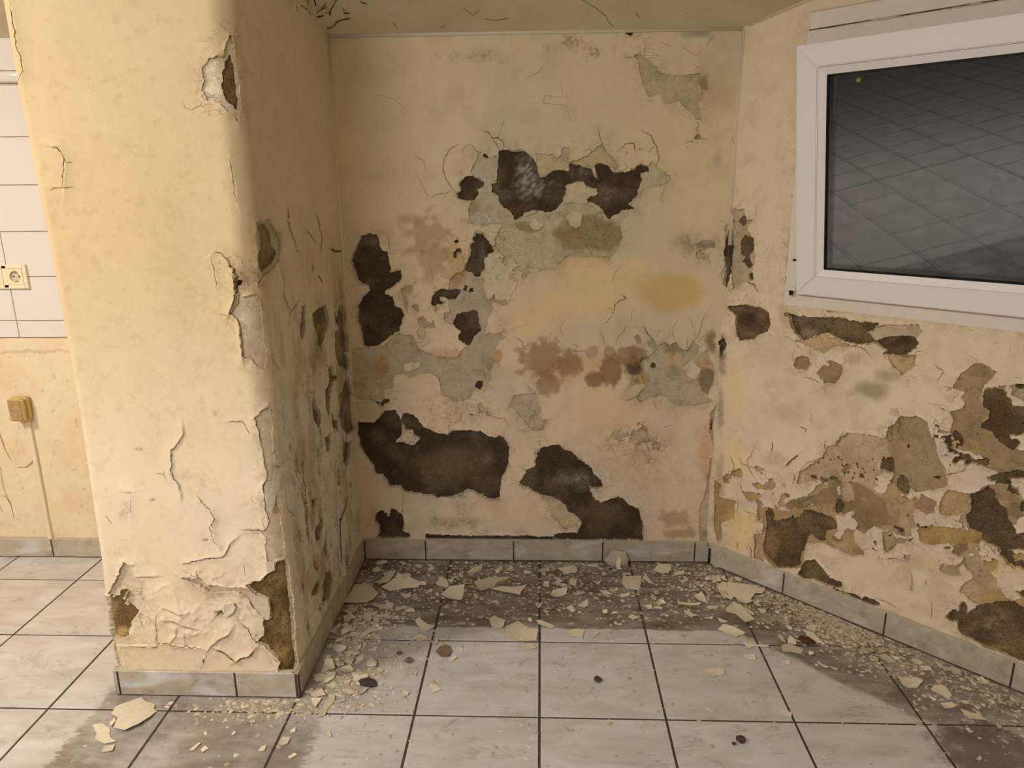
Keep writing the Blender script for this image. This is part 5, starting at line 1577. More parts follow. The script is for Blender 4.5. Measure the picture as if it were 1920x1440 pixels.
def tile_mesh(name, P, z0=-0.008, z1=0.0, bev=0.0012):
    n = len(P)
    I = inset_poly(P, bev)
    bm = bmesh.new()
    r0 = [bm.verts.new((x, y, z0)) for x, y in P]
    r1 = [bm.verts.new((x, y, z1 - bev * 0.8)) for x, y in P]
    r2 = [bm.verts.new((x, y, z1)) for x, y in I]
    for a, b in ((r0, r1), (r1, r2)):
        for i in range(n):
            bm.faces.new((a[i], a[(i + 1) % n], b[(i + 1) % n], b[i]))
    bm.faces.new(r2)
    bm.faces.new(r0[::-1])
    return bm_mesh(name, bm)


C0, C1_, R0, R1_ = -8, 5, -6, 1
X0, X1, Y0, Y1 = C0 * TS, (C1_ + 1) * TS, R0 * TS, 0.511
bm = bmesh.new()
add_box(bm, X0, X1, Y0, 0.54, -0.05, -0.0022)
floor = link('floor', bm_mesh('floor', bm), M_GROUT)
tag(floor, 'beige grey tiled floor, grimy along the walls', kind='structure')
bm = bmesh.new()
for a in [(-7.0, X0, -6.5, 0.54), (X1, 2.2, -6.5, 0.54), (X0, X1, -6.5, Y0)]:
    v = [bm.verts.new(q) for q in ((a[0], a[2], -0.0002), (a[1], a[2], -0.0002), (a[1], a[3], -0.0002), (a[0], a[3], -0.0002))]
    bm.faces.new(v)
o = link('distant_tiling', bm_mesh('distant_tiling', bm), M_FLOORFAR, floor)
tag(o, kind='stuff')
GAP = 0.0062
full = tile_mesh('floor_tile', [(-TS / 2 + GAP / 2, -TS / 2 + GAP / 2), (TS / 2 - GAP / 2, -TS / 2 + GAP / 2), (TS / 2 - GAP / 2, TS / 2 - GAP / 2), (-TS / 2 + GAP / 2, TS / 2 - GAP / 2)])
for c in range(C0, C1_ + 1):
    for r in range(R0, R1_ + 1):
        cx, cy = (c + 0.5) * TS, (r + 0.5) * TS
        P = [(c * TS + GAP / 2, r * TS + GAP / 2), ((c + 1) * TS - GAP / 2, r * TS + GAP / 2), ((c + 1) * TS - GAP / 2, (r + 1) * TS - GAP / 2), (c * TS + GAP / 2, (r + 1) * TS - GAP / 2)]
        Q = clip_poly(P, np.array([0, 0.508]), np.array([0, -1.0]))
        Q = clip_poly(Q, (CORN - NR * 0.004)[:2], NR[:2]) if Q else Q
        if len(Q) < 3:
            continue
        area = 0.5 * abs(sum(Q[i][0] * Q[(i + 1) % len(Q)][1] - Q[(i + 1) % len(Q)][0] * Q[i][1] for i in range(len(Q))))
        if area < 0.0008:
            continue
        if XL + 0.01 < c * TS and (c + 1) * TS < XR and r * TS > YF:
            continue
        if area > 0.99 * (TS - GAP) ** 2:
            me = full
        else:
            me = tile_mesh('floor_tile_cut', [(x - cx, y - cy) for x, y in Q])
        o = link('floor_tile', me, M_FTILE, floor)
        o.location = (cx, cy, random.uniform(-0.0004, 0.0003))

# ================================================================== baseboards
BH, BT = 0.0815, 0.0095


def baseboard(name, P0, sd, n, L, seams, label, h=BH):
    """row of cut floor tiles along a wall; P0 = wall foot, sd along, n out of the wall"""
    bm = bmesh.new()
    Mx = Matrix(((sd[0], -n[0], 0, P0[0]), (sd[1], -n[1], 0, P0[1]), (0, 0, 1, 0), (0, 0, 0, 1)))
    add_box(bm, 0.0, L, -BT + 0.0025, 0.0, 0.001, h - 0.003)
    root = link(name, bm_mesh(name, bm), M_GROUT)
    root.matrix_world = Mx
    tag(root, label, kind='structure')
    e = [0.0] + list(seams) + [L]
    for a, b in zip(e, e[1:]):
        a2, b2 = a + 0.0025, b - 0.0025
        bm = bmesh.new()
        add_box(bm, -(b2 - a2) / 2, (b2 - a2) / 2, -BT, -0.001, 0.004, h, 0.0011)
        q = link('baseboard_tile', bm_mesh('baseboard_tile', bm), M_BTILE, root)
        q.location = ((a2 + b2) / 2, random.uniform(-0.0005, 0.0005), 0)
        q.matrix_parent_inverse = Matrix.Identity(4)
    # mortar bead on the top edge
    bm = bmesh.new()
    n_ = max(4, int(L / 0.02))
    rows = []
    for i in range(n_ + 1):
        x = L * i / n_
        w_ = BT * (0.80 + 0.18 * math.sin(i * 1.7) * math.cos(i * 0.6))
        z_ = h + 0.0015 + 0.0022 * abs(math.sin(i * 2.3 + 1.0)) * random.random()
        rows.append([bm.verts.new(q_) for q_ in ((x, -w_, h - 0.0015), (x, -w_ * 0.6, z_), (x, 0.004, h + 0.006), (x, 0.004, h - 0.004))])
    for a, b in zip(rows, rows[1:]):
        for j in range(3):
            bm.faces.new((a[j], b[j], b[j + 1], a[j + 1]))
    q = link('mortar_bead', bm_mesh('mortar_bead', bm, True), M_CRUMB, root)
    q.matrix_parent_inverse = Matrix.Identity(4)
    return root


def xb(u):
    return float(hit(u, 1032, (0, YB, 0), (0, 1, 0))[0])


XBL, XBR = XR + BT + 0.001, 0.624
baseboard('baseboard_back', (XBL, 0.5105), (1, 0), (0, -1), XBR - XBL, [xb(798) - XBL, xb(963) - XBL, xb(1130) - XBL, xb(1303) - XBL], 'grey tile baseboard at the foot of the rear wall')
baseboard('baseboard_right', tuple((CORN - NR * 0.0095)[:2]), tuple(DR[:2]), tuple(NR[:2]), 1.60, [0.285, 0.617, 0.955, 1.288], 'tile baseboard at the foot of the splayed wall')
ys = float(hit(624, 1152, (XBL, 0, 0), (1, 0, 0))[1])
baseboard('baseboard_left', (XR, YF - BT), (0, 1), (1, 0), 0.501 - (YF - BT), [max(0.1, ys - (YF - BT))], 'tile baseboard along the alcove side of the pillar')
xs = float(hit(441, 1280, (0, YF - BT, 0), (0, 1, 0))[0])
baseboard('baseboard_front', (XL - 0.004, YF), (1, 0), (0, -1), XBL - (XL - 0.004), [0.012, xs - XL + 0.004], 'tile baseboard across the front of the pillar', 0.079)
baseboard('baseboard_kitchen', (-7.0, 0.5045), (1, 0), (0, -1), 7.0 + XL, [7.0 - 1.857 - TS * i for i in range(13, -1, -1)], 'tile baseboard under the white tiled kitchen wall', 0.075)

# ================================================================== kitchen wall left of the pillar
KY = 0.505
rng = np.random.default_rng(5)
Sx, Tz = axis(-2.45, -1.16, 0.006), axis(0.05, 1.96, 0.006)
SS, TT = np.meshgrid(Sx, Tz)
W_KIT = FlatWall((0, KY, 0), (1, 0, 0), (0, -1, 0))
H = (fbm(SS, TT, 0.12, 4, 71) - 0.5) * 0.004
lowz = smooth01(TT, 0.80, 0.795 + 0.0)  # plaster below the tiles sits a little deeper
edge_z = 0.803 + (fbm(SS, TT * 0, 0.06, 4, 72) - 0.5) * 0.02
H += np.where((TT > edge_z), 0.006, 0.0) + (fbm(SS, TT, 0.02, 4, 73) - 0.5) * 0.002
Cc = np.zeros(SS.shape + (3,)) + lin((232, 212, 176))
m = (smooth01(fbm(SS, TT, 0.10, 5, 74), 0.45, 0.7) * 0.5)[..., None]
Cc = Cc * (1 - m) + lin((222, 194, 150)) * m
m = (smooth01(fbm(SS, TT, 0.018, 4, 75), 0.73, 0.82) * 0.4)[..., None]
Cc = Cc * (1 - m) + lin((160, 122, 80)) * m
Cc = np.concatenate([Cc, np.full(SS.shape + (1,), 0.12)], -1)
wk = link('wall_kitchen', clip_mesh('wall_kitchen', W_KIT, Sx, Tz, np.ones_like(SS), H, Cc), M_PAINT)
tag(wk, 'kitchen wall left of the pillar, white glazed tiles above rough cream plaster', kind='structure')
V = W_KIT.pt(np.array([-7.0, -2.45, -2.45, -7.0]), np.array([0.0, 0.0, 2.5, 2.5]), np.zeros(4))
wk2 = link('wall_kitchen_far', mesh_np('wall_kitchen_far', V, [[0, 1, 2, 3]]), M_PLAIN)
tag(wk2, 'plain painted far end of the kitchen wall', kind='structure')
# crack lines in the kitchen plaster
bm = bmesh.new()
for pts in [[(0, 875), (6, 915), (20, 945), (26, 972)], [(0, 930), (10, 930), (22, 950)], [(0, 822 + 128), (4, 960)]]:
    add_tube(bm, [tuple(hit(u, v, (0, KY - 0.003, 0), (0, 1, 0))) for u, v in pts], 0.0005, 5)
o = link('crack', bm_mesh('crack', bm), M_CRACK, wk)
tag(o, kind='stuff')
# glazed tiles
bm = bmesh.new()
add_box(bm, -2.45, XL + 0.01, KY - 0.009, KY + 0.01, 0.856, 1.684)
o = link('tile_bed', bm_mesh('tile_bed', bm), M_WGROUT, wk)
zr = [0.857, 0.917, 1.0695, 1.2215, 1.3735, 1.5255, 1.684]
xr_ = [-2.43, -2.228, -2.028, -1.828, -1.628, -1.428, XL + 0.012]
g_ = 0.0014
for za, zb in zip(zr, zr[1:]):
    for xa, xb_ in zip(xr_, xr_[1:]):
        bm = bmesh.new()
        add_box(bm, xa + g_, xb_ - g_, KY - 0.0125, KY - 0.006, za + g_, zb - g_, 0.0011)
        link('wall_tile', bm_mesh('wall_tile', bm), M_WTILE, wk)
for xa, xb_ in zip(xr_, xr_[1:]):      # rounded trim row on top
    bm = bmesh.new()
    add_box(bm, xa + g_, xb_ - g_, KY - 0.026, KY + 0.0, 1.690, 1.725, 0.011, seg=3)
    link('trim_tile', bm_mesh('trim_tile', bm, True), M_WTILE, wk)
    bm = bmesh.new()
    add_box(bm, xa + g_, xb_ - g_, KY - 0.014, KY + 0.0, 1.727, 1.842, 0.0011)
    link('wall_tile', bm_mesh('wall_tile', bm), M_WTILE, wk)

# double socket
sx0, sx1, sz0, sz1 = -1.907, -1.7555, 1.030, 1.112
FY = KY - 0.0125
so = empty('double_socket', ((sx0 + sx1) / 2, FY, (sz0 + sz1) / 2))
tag(so, 'ivory double wall socket on the white kitchen tiles', 'socket')
bm = bmesh.new()
cxs = ((sx0 + sx1) / 2 - 0.0357, (sx0 + sx1) / 2 + 0.0357)
hw = 0.0268
zc = (sz0 + sz1) / 2
mx = (sx0 + sx1) / 2


def loc_box(bm, x0, x1, y0, y1, z0, z1, bev=0.0):
    add_box(bm, x0 - mx, x1 - mx, y0 - FY, y1 - FY, z0 - zc, z1 - zc, bev)


def part(name, bm, mat, parent, smooth=False):
    return link(name, bm_mesh(name, bm, smooth), mat, parent)


for b in [(sx0, cxs[0] - hw - 0.0006, sz0, sz1), (cxs[1] + hw + 0.0006, sx1, sz0, sz1), (cxs[0] - hw - 0.004, cxs[1] + hw + 0.004, zc + hw + 0.0006, sz1), (cxs[0] - hw - 0.004, cxs[1] + hw + 0.004, sz0, zc - hw - 0.0006), (cxs[0] + hw + 0.0006, cxs[1] - hw - 0.0006, sz0 + 0.003, sz1 - 0.003)]:
    loc_box(bm, b[0], b[1], FY - 0.0105, FY, b[2], b[3], 0.0012)
part('frame', bm, M_IVORY, so)
for cxp in cxs:
    bm = bmesh.new()
    nseg = 32
    yf, yb_ = -0.0112, -0.0005
    sq = []
    ci = []
    for i in range(nseg):
        a = 2 * math.pi * i / nseg
        ca, sa = math.cos(a), math.sin(a)
        kq = hw / max(abs(ca), abs(sa))
        sq.append(bm.verts.new((cxp - mx + ca * kq, yf, sa * kq)))
        ci.append(bm.verts.new((cxp - mx + ca * 0.0196, yf, sa * 0.0196)))
    ci2 = [bm.verts.new((v.co.x, yb_ - 0.001, v.co.z)) for v in ci]
    sq2 = [bm.verts.new((v.co.x, yb_, v.co.z)) for v in sq]
    for i in range(nseg):
        j = (i + 1) % nseg
        bm.faces.new((sq[i], sq[j], ci[j], ci[i]))
        bm.faces.new((ci[i], ci[j], ci2[j], ci2[i]))
        bm.faces.new((sq[i], sq2[i], sq2[j], sq[j]))
    bm.faces.new(ci2)
    ins = part('insert', bm, M_IVORY, so)
    bm = bmesh.new()
    add_tube(bm, [(cxp - mx, -0.0016, 0), (cxp - mx, -0.0026, 0)], 0.0190, 28)
    part('socket_floor', bm, M_SOCK, ins)
    for dx in (-0.0095, 0.0095):
        bm = bmesh.new()
        add_tube(bm, [(cxp - mx + dx, -0.0026, 0), (cxp - mx + dx, -0.0031, 0)], 0.0028, 12)
        part('pin_hole', bm, M_HOLE, ins)
    for dz in (-0.0165, 0.0165):
        bm = bmesh.new()
        add_box(bm, cxp - mx - 0.003, cxp - mx + 0.003, -0.010, -0.0025, dz - 0.0016, dz + 0.0016)
        part('earth_clip', bm, M_STEEL, ins)

# surface junction box with duct
jxl = float(hit(11, 770, (0, KY - 0.046, 0), (0, 1, 0))[0])
jxr = float(hit(67, 765, (0, KY, 0), (0, 1, 0))[0])
jzt = float(hit(40, 744, (0, KY - 0.02, 0), (0, 1, 0))[2])
jzb = float(hit(40, 789, (0, KY - 0.03, 0), (0, 1, 0))[2])
jx, jz = (jxl + jxr) / 2 - 0.002, (jzt + jzb) / 2
jw, jh = (jxr - jxl) / 2 - 0.008, (jzt - jzb) / 2
jb = empty('junction_box', (jx, KY - 0.002, jz))
tag(jb, 'yellowed plastic junction box with a dusty cover on the kitchen wall', 'junction box')
bm = bmesh.new()
add_box(bm, -jw, jw, -0.024, 0.0, -jh, jh, 0.009, seg=3)
part('box_base', bm, M_YELLOW, jb, True)
bm = bmesh.new()
add_box(bm, -jw + 0.001, jw - 0.001, -0.047, -0.0245, -jh + 0.001, jh - 0.001, 0.011, seg=3)
lid = part('cover', bm, M_YELLOW, jb, True)
bm = bmesh.new()
add_box(bm, -jw + 0.008, jw - 0.008, -0.0485, -0.0460, -jh + 0.007, jh - 0.006, 0.0011, seg=2)
part('dust_layer', bm, M_DUSTY, lid)
bm = bmesh.new()
add_tube(bm, [(-jw + 0.012, -0.047, -jh + 0.016), (-jw + 0.012, -0.050, -jh + 0.016)], 0.008, 16)
part('screw_cap', bm, M_YELLOW, lid)
xd = float(hit(57, 800, (0, KY, 0), (0, 1, 0))[0])
bm = bmesh.new()
add_box(bm, -0.0085, 0.0085, -0.011, 0.002, 0.076, jz - jh + 0.004, 0.002)
o = link('cable_duct', bm_mesh('cable_duct', bm), M_CABLE)
o.location = (xd, KY - 0.001, 0)
tag(o, 'cream painted cable duct running down from the junction box', 'cable duct')
bm = bmesh.new()
lp = [(-8, 800), (0, 822), (8, 845), (18, 862), (32, 874), (48, 874), (58, 866), (63, 856)]
add_tube(bm, [tuple(hit(u, v, (0, KY - 0.004, 0), (0, 1, 0))) for u, v in lp], 0.0032, 8)
o = link('loose_cable', bm_mesh('loose_cable', bm, True), M_CABLE)
tag(o, 'thin painted-over cable sagging in a loop beside the cable duct', 'cable')

# ================================================================== ceiling and the rest of the room
def ceil_z(y):
    return 1.818 + 0.30 * (0.505 - y)


YC = -1.70
ZCL = ceil_z(YC)
bm = bmesh.new()
rows = []
for y in (0.56, 0.3, 0.0, -0.5, -1.0, YC, -6.5):
    z_ = ceil_z(y) if y >= YC else ZCL
    rows.append([bm.verts.new((x, y, z_ + dz)) for dz in (0, 0.05) for x in (-7.0, 2.2)])
for a, b in zip(rows, rows[1:]):
    bm.faces.new((a[0], b[0], b[1], a[1]))
    bm.faces.new((a[2], a[3], b[3], b[2]))
o = link('ceiling', bm_mesh('ceiling', bm), M_CEIL)
tag(o, 'cream painted ceiling sloping down to the rear wall', kind='structure')
bm = bmesh.new()
for z_, pts in [((600, 0, 2.4), [(1180, 0), (1240, 35), (1285, 70), (1300, 100), (1325, 122)]), ((600, 0, 2.4), [(650, 40), (690, 70), (715, 45)]), ((600, 0, 2.4), [(740, 85), (790, 92), (850, 82)]), ((600, 0, 2.4), [(540, 118), (550, 128), (562, 112)]), ((600, 0, 2.4), [(330, 105), (350, 130)]), ((600, 0, 2.4), [(1420, 55), (1440, 80)]), ((1340, 0, 6.0), [(780, 130), (830, 100), (890, 70), (980, 35)])]:
    add_tube(bm, [tuple(hit(u, v, (0, 0.505, 1.8172), (0, 0.2873, 0.9578))) for u, v in Z(z_, pts)], 0.0006, 5)
o2 = link('crack', bm_mesh('crack', bm), M_CRACK, bpy.data.objects['ceiling'])
tag(o2, kind='stuff')
xe, ye = (CORN + DR * 1.60)[:2]


def plain_wall(name, pts, label):
    bm = bmesh.new()
    a = [bm.verts.new((x, y, 0.0)) for x, y in pts]
    b = [bm.verts.new((x, y, 2.55)) for x, y in pts]
    for i in range(len(pts) - 1):
        bm.faces.new((a[i], a[i + 1], b[i + 1], b[i]))
    return tag(link(name, bm_mesh(name, bm), M_PLAIN), label, kind='structure')


plain_wall('wall_far_right', [(xe, ye), (xe, -6.5)], 'plain cream wall beyond the splayed wall')
plain_wall('wall_front', [(xe, -6.5), (-7.0, -6.5)], 'plain cream wall on the far side of the room')
plain_wall('wall_far_left', [(-7.0, -6.5), (-7.0, 0.505)], 'plain cream wall at the kitchen end')

# ceiling / wall coves: thin beads of filler in the alcove corners
def bead(name, pts, r, label):
    bm = bmesh.new()
    add_tube(bm, pts, r, 8)
    return tag(link(name, bm_mesh(name, bm, True), M_PLAIN), label, kind='structure')


bead('trim_1', [(XR + 0.003, 0.508, 0.95), (XR + 0.003, 0.508, 1.3), (XR + 0.002, 0.508, 1.815)], 0.006, 'filler bead in the corner of pillar side and rear wall')
bead('trim_2', [(XR, 0.509, 1.814), (0.0, 0.509, 1.814), (0.630, 0.509, 1.814)], 0.006, 'filler bead between rear wall and ceiling')
c2 = CORN + NR * 0.004
bead('trim_3', [(0.627, 0.507, 1.16), (0.627, 0.507, 1.5), (0.627, 0.507, 1.816)], 0.008, 'filler bead in the corner of rear wall and window wall')
e2 = CORN + DR * 0.9
bead('trim_4', [(0.636, 0.495, ceil_z(0.495)), (e2[0], e2[1], ceil_z(e2[1]))], 0.006, 'filler bead between window wall and ceiling')

# ================================================================== window
MW = Matrix(((DR[0], -NR[0], 0, W_RIGHT.P0[0]), (DR[1], -NR[1], 0, W_RIGHT.P0[1]), (0, 0, 1, 0), (0, 0, 0, 1)))
win = bpy.data.objects.new('window_1', None)
COL.objects.link(win)
win.matrix_world = MW @ Matrix.Translation((WS0, 0, WZ0))
tag(win, 'white plastic window, its sash tilted in at the top, dark panes', kind='structure')
FW, FH = WS1 - WS0, WZ1 - WZ0


def mitred(name, W, Hh, w, y0, y1, mat, parent, bev=0.0015, inner=None, names=None):
    """four mitred members of a rectangular frame in the xz plane; `inner` = (depth of the inner edge) for a sloped bead"""
    corners = [((0, 0), (w, w)), ((W, 0), (W - w, w)), ((W, Hh), (W - w, Hh - w)), ((0, Hh), (w, Hh - w))]
    res = []
    for i in range(4):
        (oa, ia), (ob, ib) = corners[i], corners[(i + 1) % 4]
        bm = bmesh.new()
        yi = y0 if inner is None else inner
        f = [bm.verts.new((p[0], y, p[1])) for p, y in ((oa, y0), (ob, y0), (ib, yi), (ia, yi))]
        b = [bm.verts.new((p[0], y1, p[1])) for p in (oa, ob, ib, ia)]
        bm.faces.new(f)
        bm.faces.new(b[::-1])
        for j in range(4):
            bm.faces.new((f[j], b[j], b[(j + 1) % 4], f[(j + 1) % 4]))
        if bev:
            es = [e for e in bm.edges if all(v in f for v in e.verts)]
            bmesh.ops.bevel(bm, geom=es, offset=bev, segments=2, affect='EDGES')
        res.append(part((names or ['rail', 'stile', 'rail', 'stile'])[i] if names else name, bm, mat, parent))
    return res


mitred('fixed_frame', FW, FH, 0.068, -0.006, 0.075, M_PVC2, win)
# sash, hinged at its lower edge and tipped into the room
TILT = math.atan2(0.1270, 0.686)
SW_, SH_ = 0.965, 0.700
sash = empty('sash', (0, 0, 0))
sash.parent = win
M_SASH = Matrix.Translation((0.246 - WS0, -0.030, 1.026 - WZ0)) @ Matrix.Rotation(TILT, 4, 'X')
sash.location = M_SASH.to_translation()
sash.rotation_euler = (TILT, 0, 0)
mitred('sash_member', SW_, SH_, 0.060, 0.0, 0.052, M_PVC, sash, 0.003)


def shifted(objs, dx, dy, dz):
    for q in objs:
        q.location = (dx, dy, dz)


bw_ = 0.020
objs = mitred('glazing_bead', SW_ - 0.122, SH_ - 0.122, bw_, 0.003, 0.030, M_PVC, sash, 0.0, inner=0.010)
shifted(objs, 0.061, 0, 0.061)
objs = mitred('gasket', SW_ - 0.122 - 2 * bw_, SH_ - 0.122 - 2 * bw_, 0.004, 0.0105, 0.030, M_GASKET, sash, 0.0)
shifted(objs, 0.061 + bw_, 0, 0.061 + bw_)
for y in (0.016, 0.036):
    bm = bmesh.new()
    add_box(bm, 0.062 + bw_ - 0.004, SW_ - 0.062 - bw_ + 0.004, y, y + 0.004, 0.062 + bw_ - 0.004, SH_ - 0.062 - bw_ + 0.004)
    part('pane', bm, M_GLASS, sash)
objs = mitred('spacer_bar', SW_ - 0.122 - 2 * bw_ + 0.004, SH_ - 0.122 - 2 * bw_ + 0.004, 0.010, 0.0202, 0.0358, M_ALU, sash, 0.0)
shifted(objs, 0.059 + bw_, 0, 0.059 + bw_)
# sticker on the pane
Msash = MW @ Matrix.Translation((WS0, 0, WZ0)) @ M_SASH
Mi = np.array(Msash.inverted())
Pg = np.array(Msash) @ np.array([0.2, 0.016, 0.3, 1.0])
nG = np.array(Msash)[:3, :3] @ np.array([0, -1.0, 0])
Ps = hit(1610, 150, Pg[:3], nG)
ls = Mi @ np.append(Ps, 1.0)
bm = bmesh.new()
add_tube(bm, [(ls[0], 0.0158, ls[2]), (ls[0], 0.0148, ls[2])], 0.0062, 20)
tag(part('sticker', bm, M_FOIL, sash), 'green dot sticker on the pane')
# lower hinge on the fixed frame
bm = bmesh.new()
add_box(bm, 0.014, 0.043, -0.020, -0.006, 0.046, 0.142, 0.004, seg=2)
hg = part('hinge_cover', bm, M_PVC2, win)
bm = bmesh.new()
add_tube(bm, [(0.030, -0.021, 0.036), (0.030, -0.021, 0.050)], 0.006, 12)
part('hinge_pin', bm, M_GASKET, hg)
bm = bmesh.new()
add_tube(bm, [(0.030, -0.017, 0.140), (0.030, -0.017, 0.146)], 0.005, 12)
part('hinge_pin', bm, M_GASKET, hg)
# cover board of the roller shutter box above the window
bm = bmesh.new()
add_box(bm, 0.008, FW + 0.04, -0.010, 0.004, FH + 0.004, FH + 0.049, 0.0015)
part('shutter_box_cover', bm, M_PVC2, win)
bm = bmesh.new()
add_box(bm, 0.0068, FW + 0.042, -0.0062, 0.05, FH + 0.0024, FH + 0.0502)
part('cover_gap', bm, M_CRACK, win)

# ================================================================== debris on the floor
def shard_mesh(name, P, thick=0.0014, curl=None, tent=False, seed=0, jag=0.0016):
    """curled flake of paint: outline P (metres, around 0,0), lying on z=0"""
    rg = random.Random(seed)
    pts = []
    n = len(P)
    for i in range(n):
        a, b = np.array(P[i]), np.array(P[(i + 1) % n])
        L = np.linalg.norm(b - a)
        k_ = max(1, min(6, int(L / 0.012)))
        e = (b - a) / (L + 1e-9)
        nm = np.array([-e[1], e[0]])
        for j in range(k_):
            q = a + (b - a) * j / k_
            if j:
                q = q + nm * rg.uniform(-1, 1) * min(jag, L * 0.12)
            pts.append(q)
    pts = np.array(pts)
    area2 = sum(pts[i][0] * pts[(i + 1) % len(pts)][1] - pts[(i + 1) % len(pts)][0] * pts[i][1] for i in range(len(pts)))
    if area2 < 0:
        pts = pts[::-1]
    c = pts.mean(0)
    R = np.abs(pts - c).max()
    ang = rg.uniform(0, math.pi)
    ax = np.array([math.cos(ang), math.sin(ang)])
    h = (curl if curl is not None else rg.uniform(0.05, 0.26) * R)
    h2 = rg.uniform(-0.3, 0.3) * h

    def zz(q):
        u = ((q - c) @ ax) / R
        v = ((q - c) @ np.array([-ax[1], ax[0]])) / R
        z = h * u * u + h2 * v * v
        if tent:
            z = h * (1 - u * u)
        return z
    rings = [pts, c + (pts - c) * 0.68, c + (pts - c) * 0.34]
    zs = [np.array([zz(q) for q in r]) for r in rings]
    zc_ = zz(c)
    z0 = min(zc_, min(z.min() for z in zs))
    V, Fc = [], []
    m = len(pts)
    for r, z in zip(rings, zs):
        for q, w_ in zip(r, z):
            V.append((q[0], q[1], w_ - z0 + thick + rg.uniform(0, 0.0003)))
    V.append((c[0], c[1], zc_ - z0 + thick))
    for q, w_ in zip(pts, zs[0]):
        V.append((q[0], q[1], w_ - z0))
    V.append((c[0], c[1], zc_ - z0))
    ctr, bot, bc = 3 * m, 3 * m + 1, 4 * m + 1
    for i in range(m):
        j = (i + 1) % m
        for k_ in range(2):
            a, b = k_ * m, (k_ + 1) * m
            Fc += [(a + i, a + j, b + j), (a + i, b + j, b + i)]
        Fc.append((2 * m + i, 2 * m + j, ctr))
        Fc += [(bot + i, bot + j, j), (bot + i, j, i)]
        Fc.append((bot + j, bot + i, bc))
    return mesh_np(name, V, Fc, smooth=False)


ZONES = {
    'rear': ('on the grimy floor strip along the rear wall', 'flakes along the rear wall'),
    'right': ('on dirty floor along the splayed wall', 'flakes along the splayed wall'),
    'heap': ('in the heap against the alcove side of the pillar', 'flakes heaped beside the pillar'),
    'foot': ('on dusty tiles in front of the pillar', 'flakes before the pillar'),
    'mid': ('astray on the clean tiles', 'stray flakes on the clean tiles'),
}


def zone(x, y):
    if y < YF - 0.005 and x < -0.56:
        return 'foot'
    if x < -0.34 and y < DIRT_Y + 0.12:
        return 'heap'
    if (np.array([x, y, 0]) - CORN) @ NR < DIRT_B + 0.02 and y < DIRT_Y + 0.05:
        return 'right'
    if y > DIRT_Y - 0.02:
        return 'rear'
    return 'mid'


NFL = 0
PLACED = []


def stack_z(x, y, r):
    z = 0.0008
    for px, py, pr, pz in PLACED:
        d = math.hypot(px - x, py - y)
        if d < 0.75 * (r + pr):
            z = max(z, pz + 0.0022)
    return min(z, 0.016)


def flake(P, label=None, mat=None, tent=False, curl=None, name='paint_flake', cat='paint flake', z=None, zn=None):
    global NFL
    P = np.array(P)[:, :2]
    c = P.mean(0)
    r = float(np.abs(P - c).max())
    NFL += 1
    me = shard_mesh('paint_flake', P - c, curl=curl, tent=tent, seed=NFL * 13 + 1)
    if mat is None:
        mat = M_DEBRIS if random.random() < 0.74 else M_DEBRIS2
    o = link(name, me, mat)
    zz = stack_z(c[0], c[1], r) if z is None else z
    PLACED.append((c[0], c[1], r, zz))
    o.location = (c[0], c[1], zz)
    if label:
        tag(o, label, cat)
    else:
        lb, gp = ZONES[zn or zone(*c)]
        look = 'cream painted' if mat is M_DEBRIS else 'pale plaster-backed'
        size = 'palm-wide' if r > 0.030 else ('thumb-sized' if r > 0.015 else 'fingernail-sized')
        tag(o, '%s %s flake %s' % (size, look, lb), cat, '%s %s %s' % (size, look, gp))
    return o


def fpx(z, pts):
    return [floor_pt(u, v) for u, v in Z(z, pts)]


Q1, Q2, Q3, Q4 = (640, 940, 5.3333), (1000, 940, 5.3333), ZM, (1600, 1200, 6.0)
Q5, Q6, Q7, Q8 = (200, 1200, 4.8), (560, 1260, 6.4), (560, 1100, 5.76), (900, 1140, 4.8)
Q9, QA, QB = (1300, 1140, 6.0), (700, 1140, 9.6), (0, 1200, 6.0)

flake(fpx(QB, [(1250, 850), (1300, 780), (1480, 720), (1600, 670), (1640, 710), (1745, 730), (1735, 790), (1770, 810), (1700, 880), (1560, 980), (1410, 1040), (1280, 1000), (1330, 900)]), 'largest cream paint sheet lying on the tile joint in front of the pillar', M_DEBRIS, curl=0.010, tent=True)
flake(fpx(Q6, [(245, 500), (320, 370), (370, 310), (440, 290), (420, 380), (340, 460), (320, 530), (260, 550)]), 'long pale flake lying across the tile joint beside the pillar corner', M_DEBRIS2, curl=0.008)
flake(fpx(QA, [(750, 280), (830, 220), (1120, 370), (1080, 410), (980, 430), (880, 420)]), 'smooth curled cream flake at the inner edge of the grimy strip', M_DEBRIS, curl=0.010)
flake(fpx(Q1, [(990, 945), (1080, 860), (1230, 855), (1225, 930), (1200, 995), (1090, 990)]), 'clean five-sided cream flake on the dark grime of the alcove', M_DEBRIS, curl=0.006)
flake(fpx(Q1, [(20, 1025), (140, 850), (270, 840), (375, 930), (330, 990), (250, 1025)]), 'broad flat paint sheet against the side baseboard in the alcove corner', M_DEBRIS, curl=0.004, z=0.003)
flake(fpx(Q1, [(400, 870), (540, 780), (560, 740), (700, 780), (800, 830), (770, 870), (620, 890), (490, 925)]), 'wide jagged paint sheet in the alcove corner beside the flat one', M_DEBRIS, curl=0.006, z=0.004)
flake(fpx(QA, [(1120, 800), (1200, 720), (1300, 680), (1380, 700), (1410, 790), (1350, 900), (1220, 890)]), 'plaster crust with brown crumbly middle on the clean tiles', M_DEBRIS3, curl=0.006)
flake(fpx(Q9, [(110, 740), (190, 690), (340, 700), (350, 745), (230, 780)]), 'lone yellowish flake on the clean tile right of the middle joint', M_DEBRIS, curl=0.005)
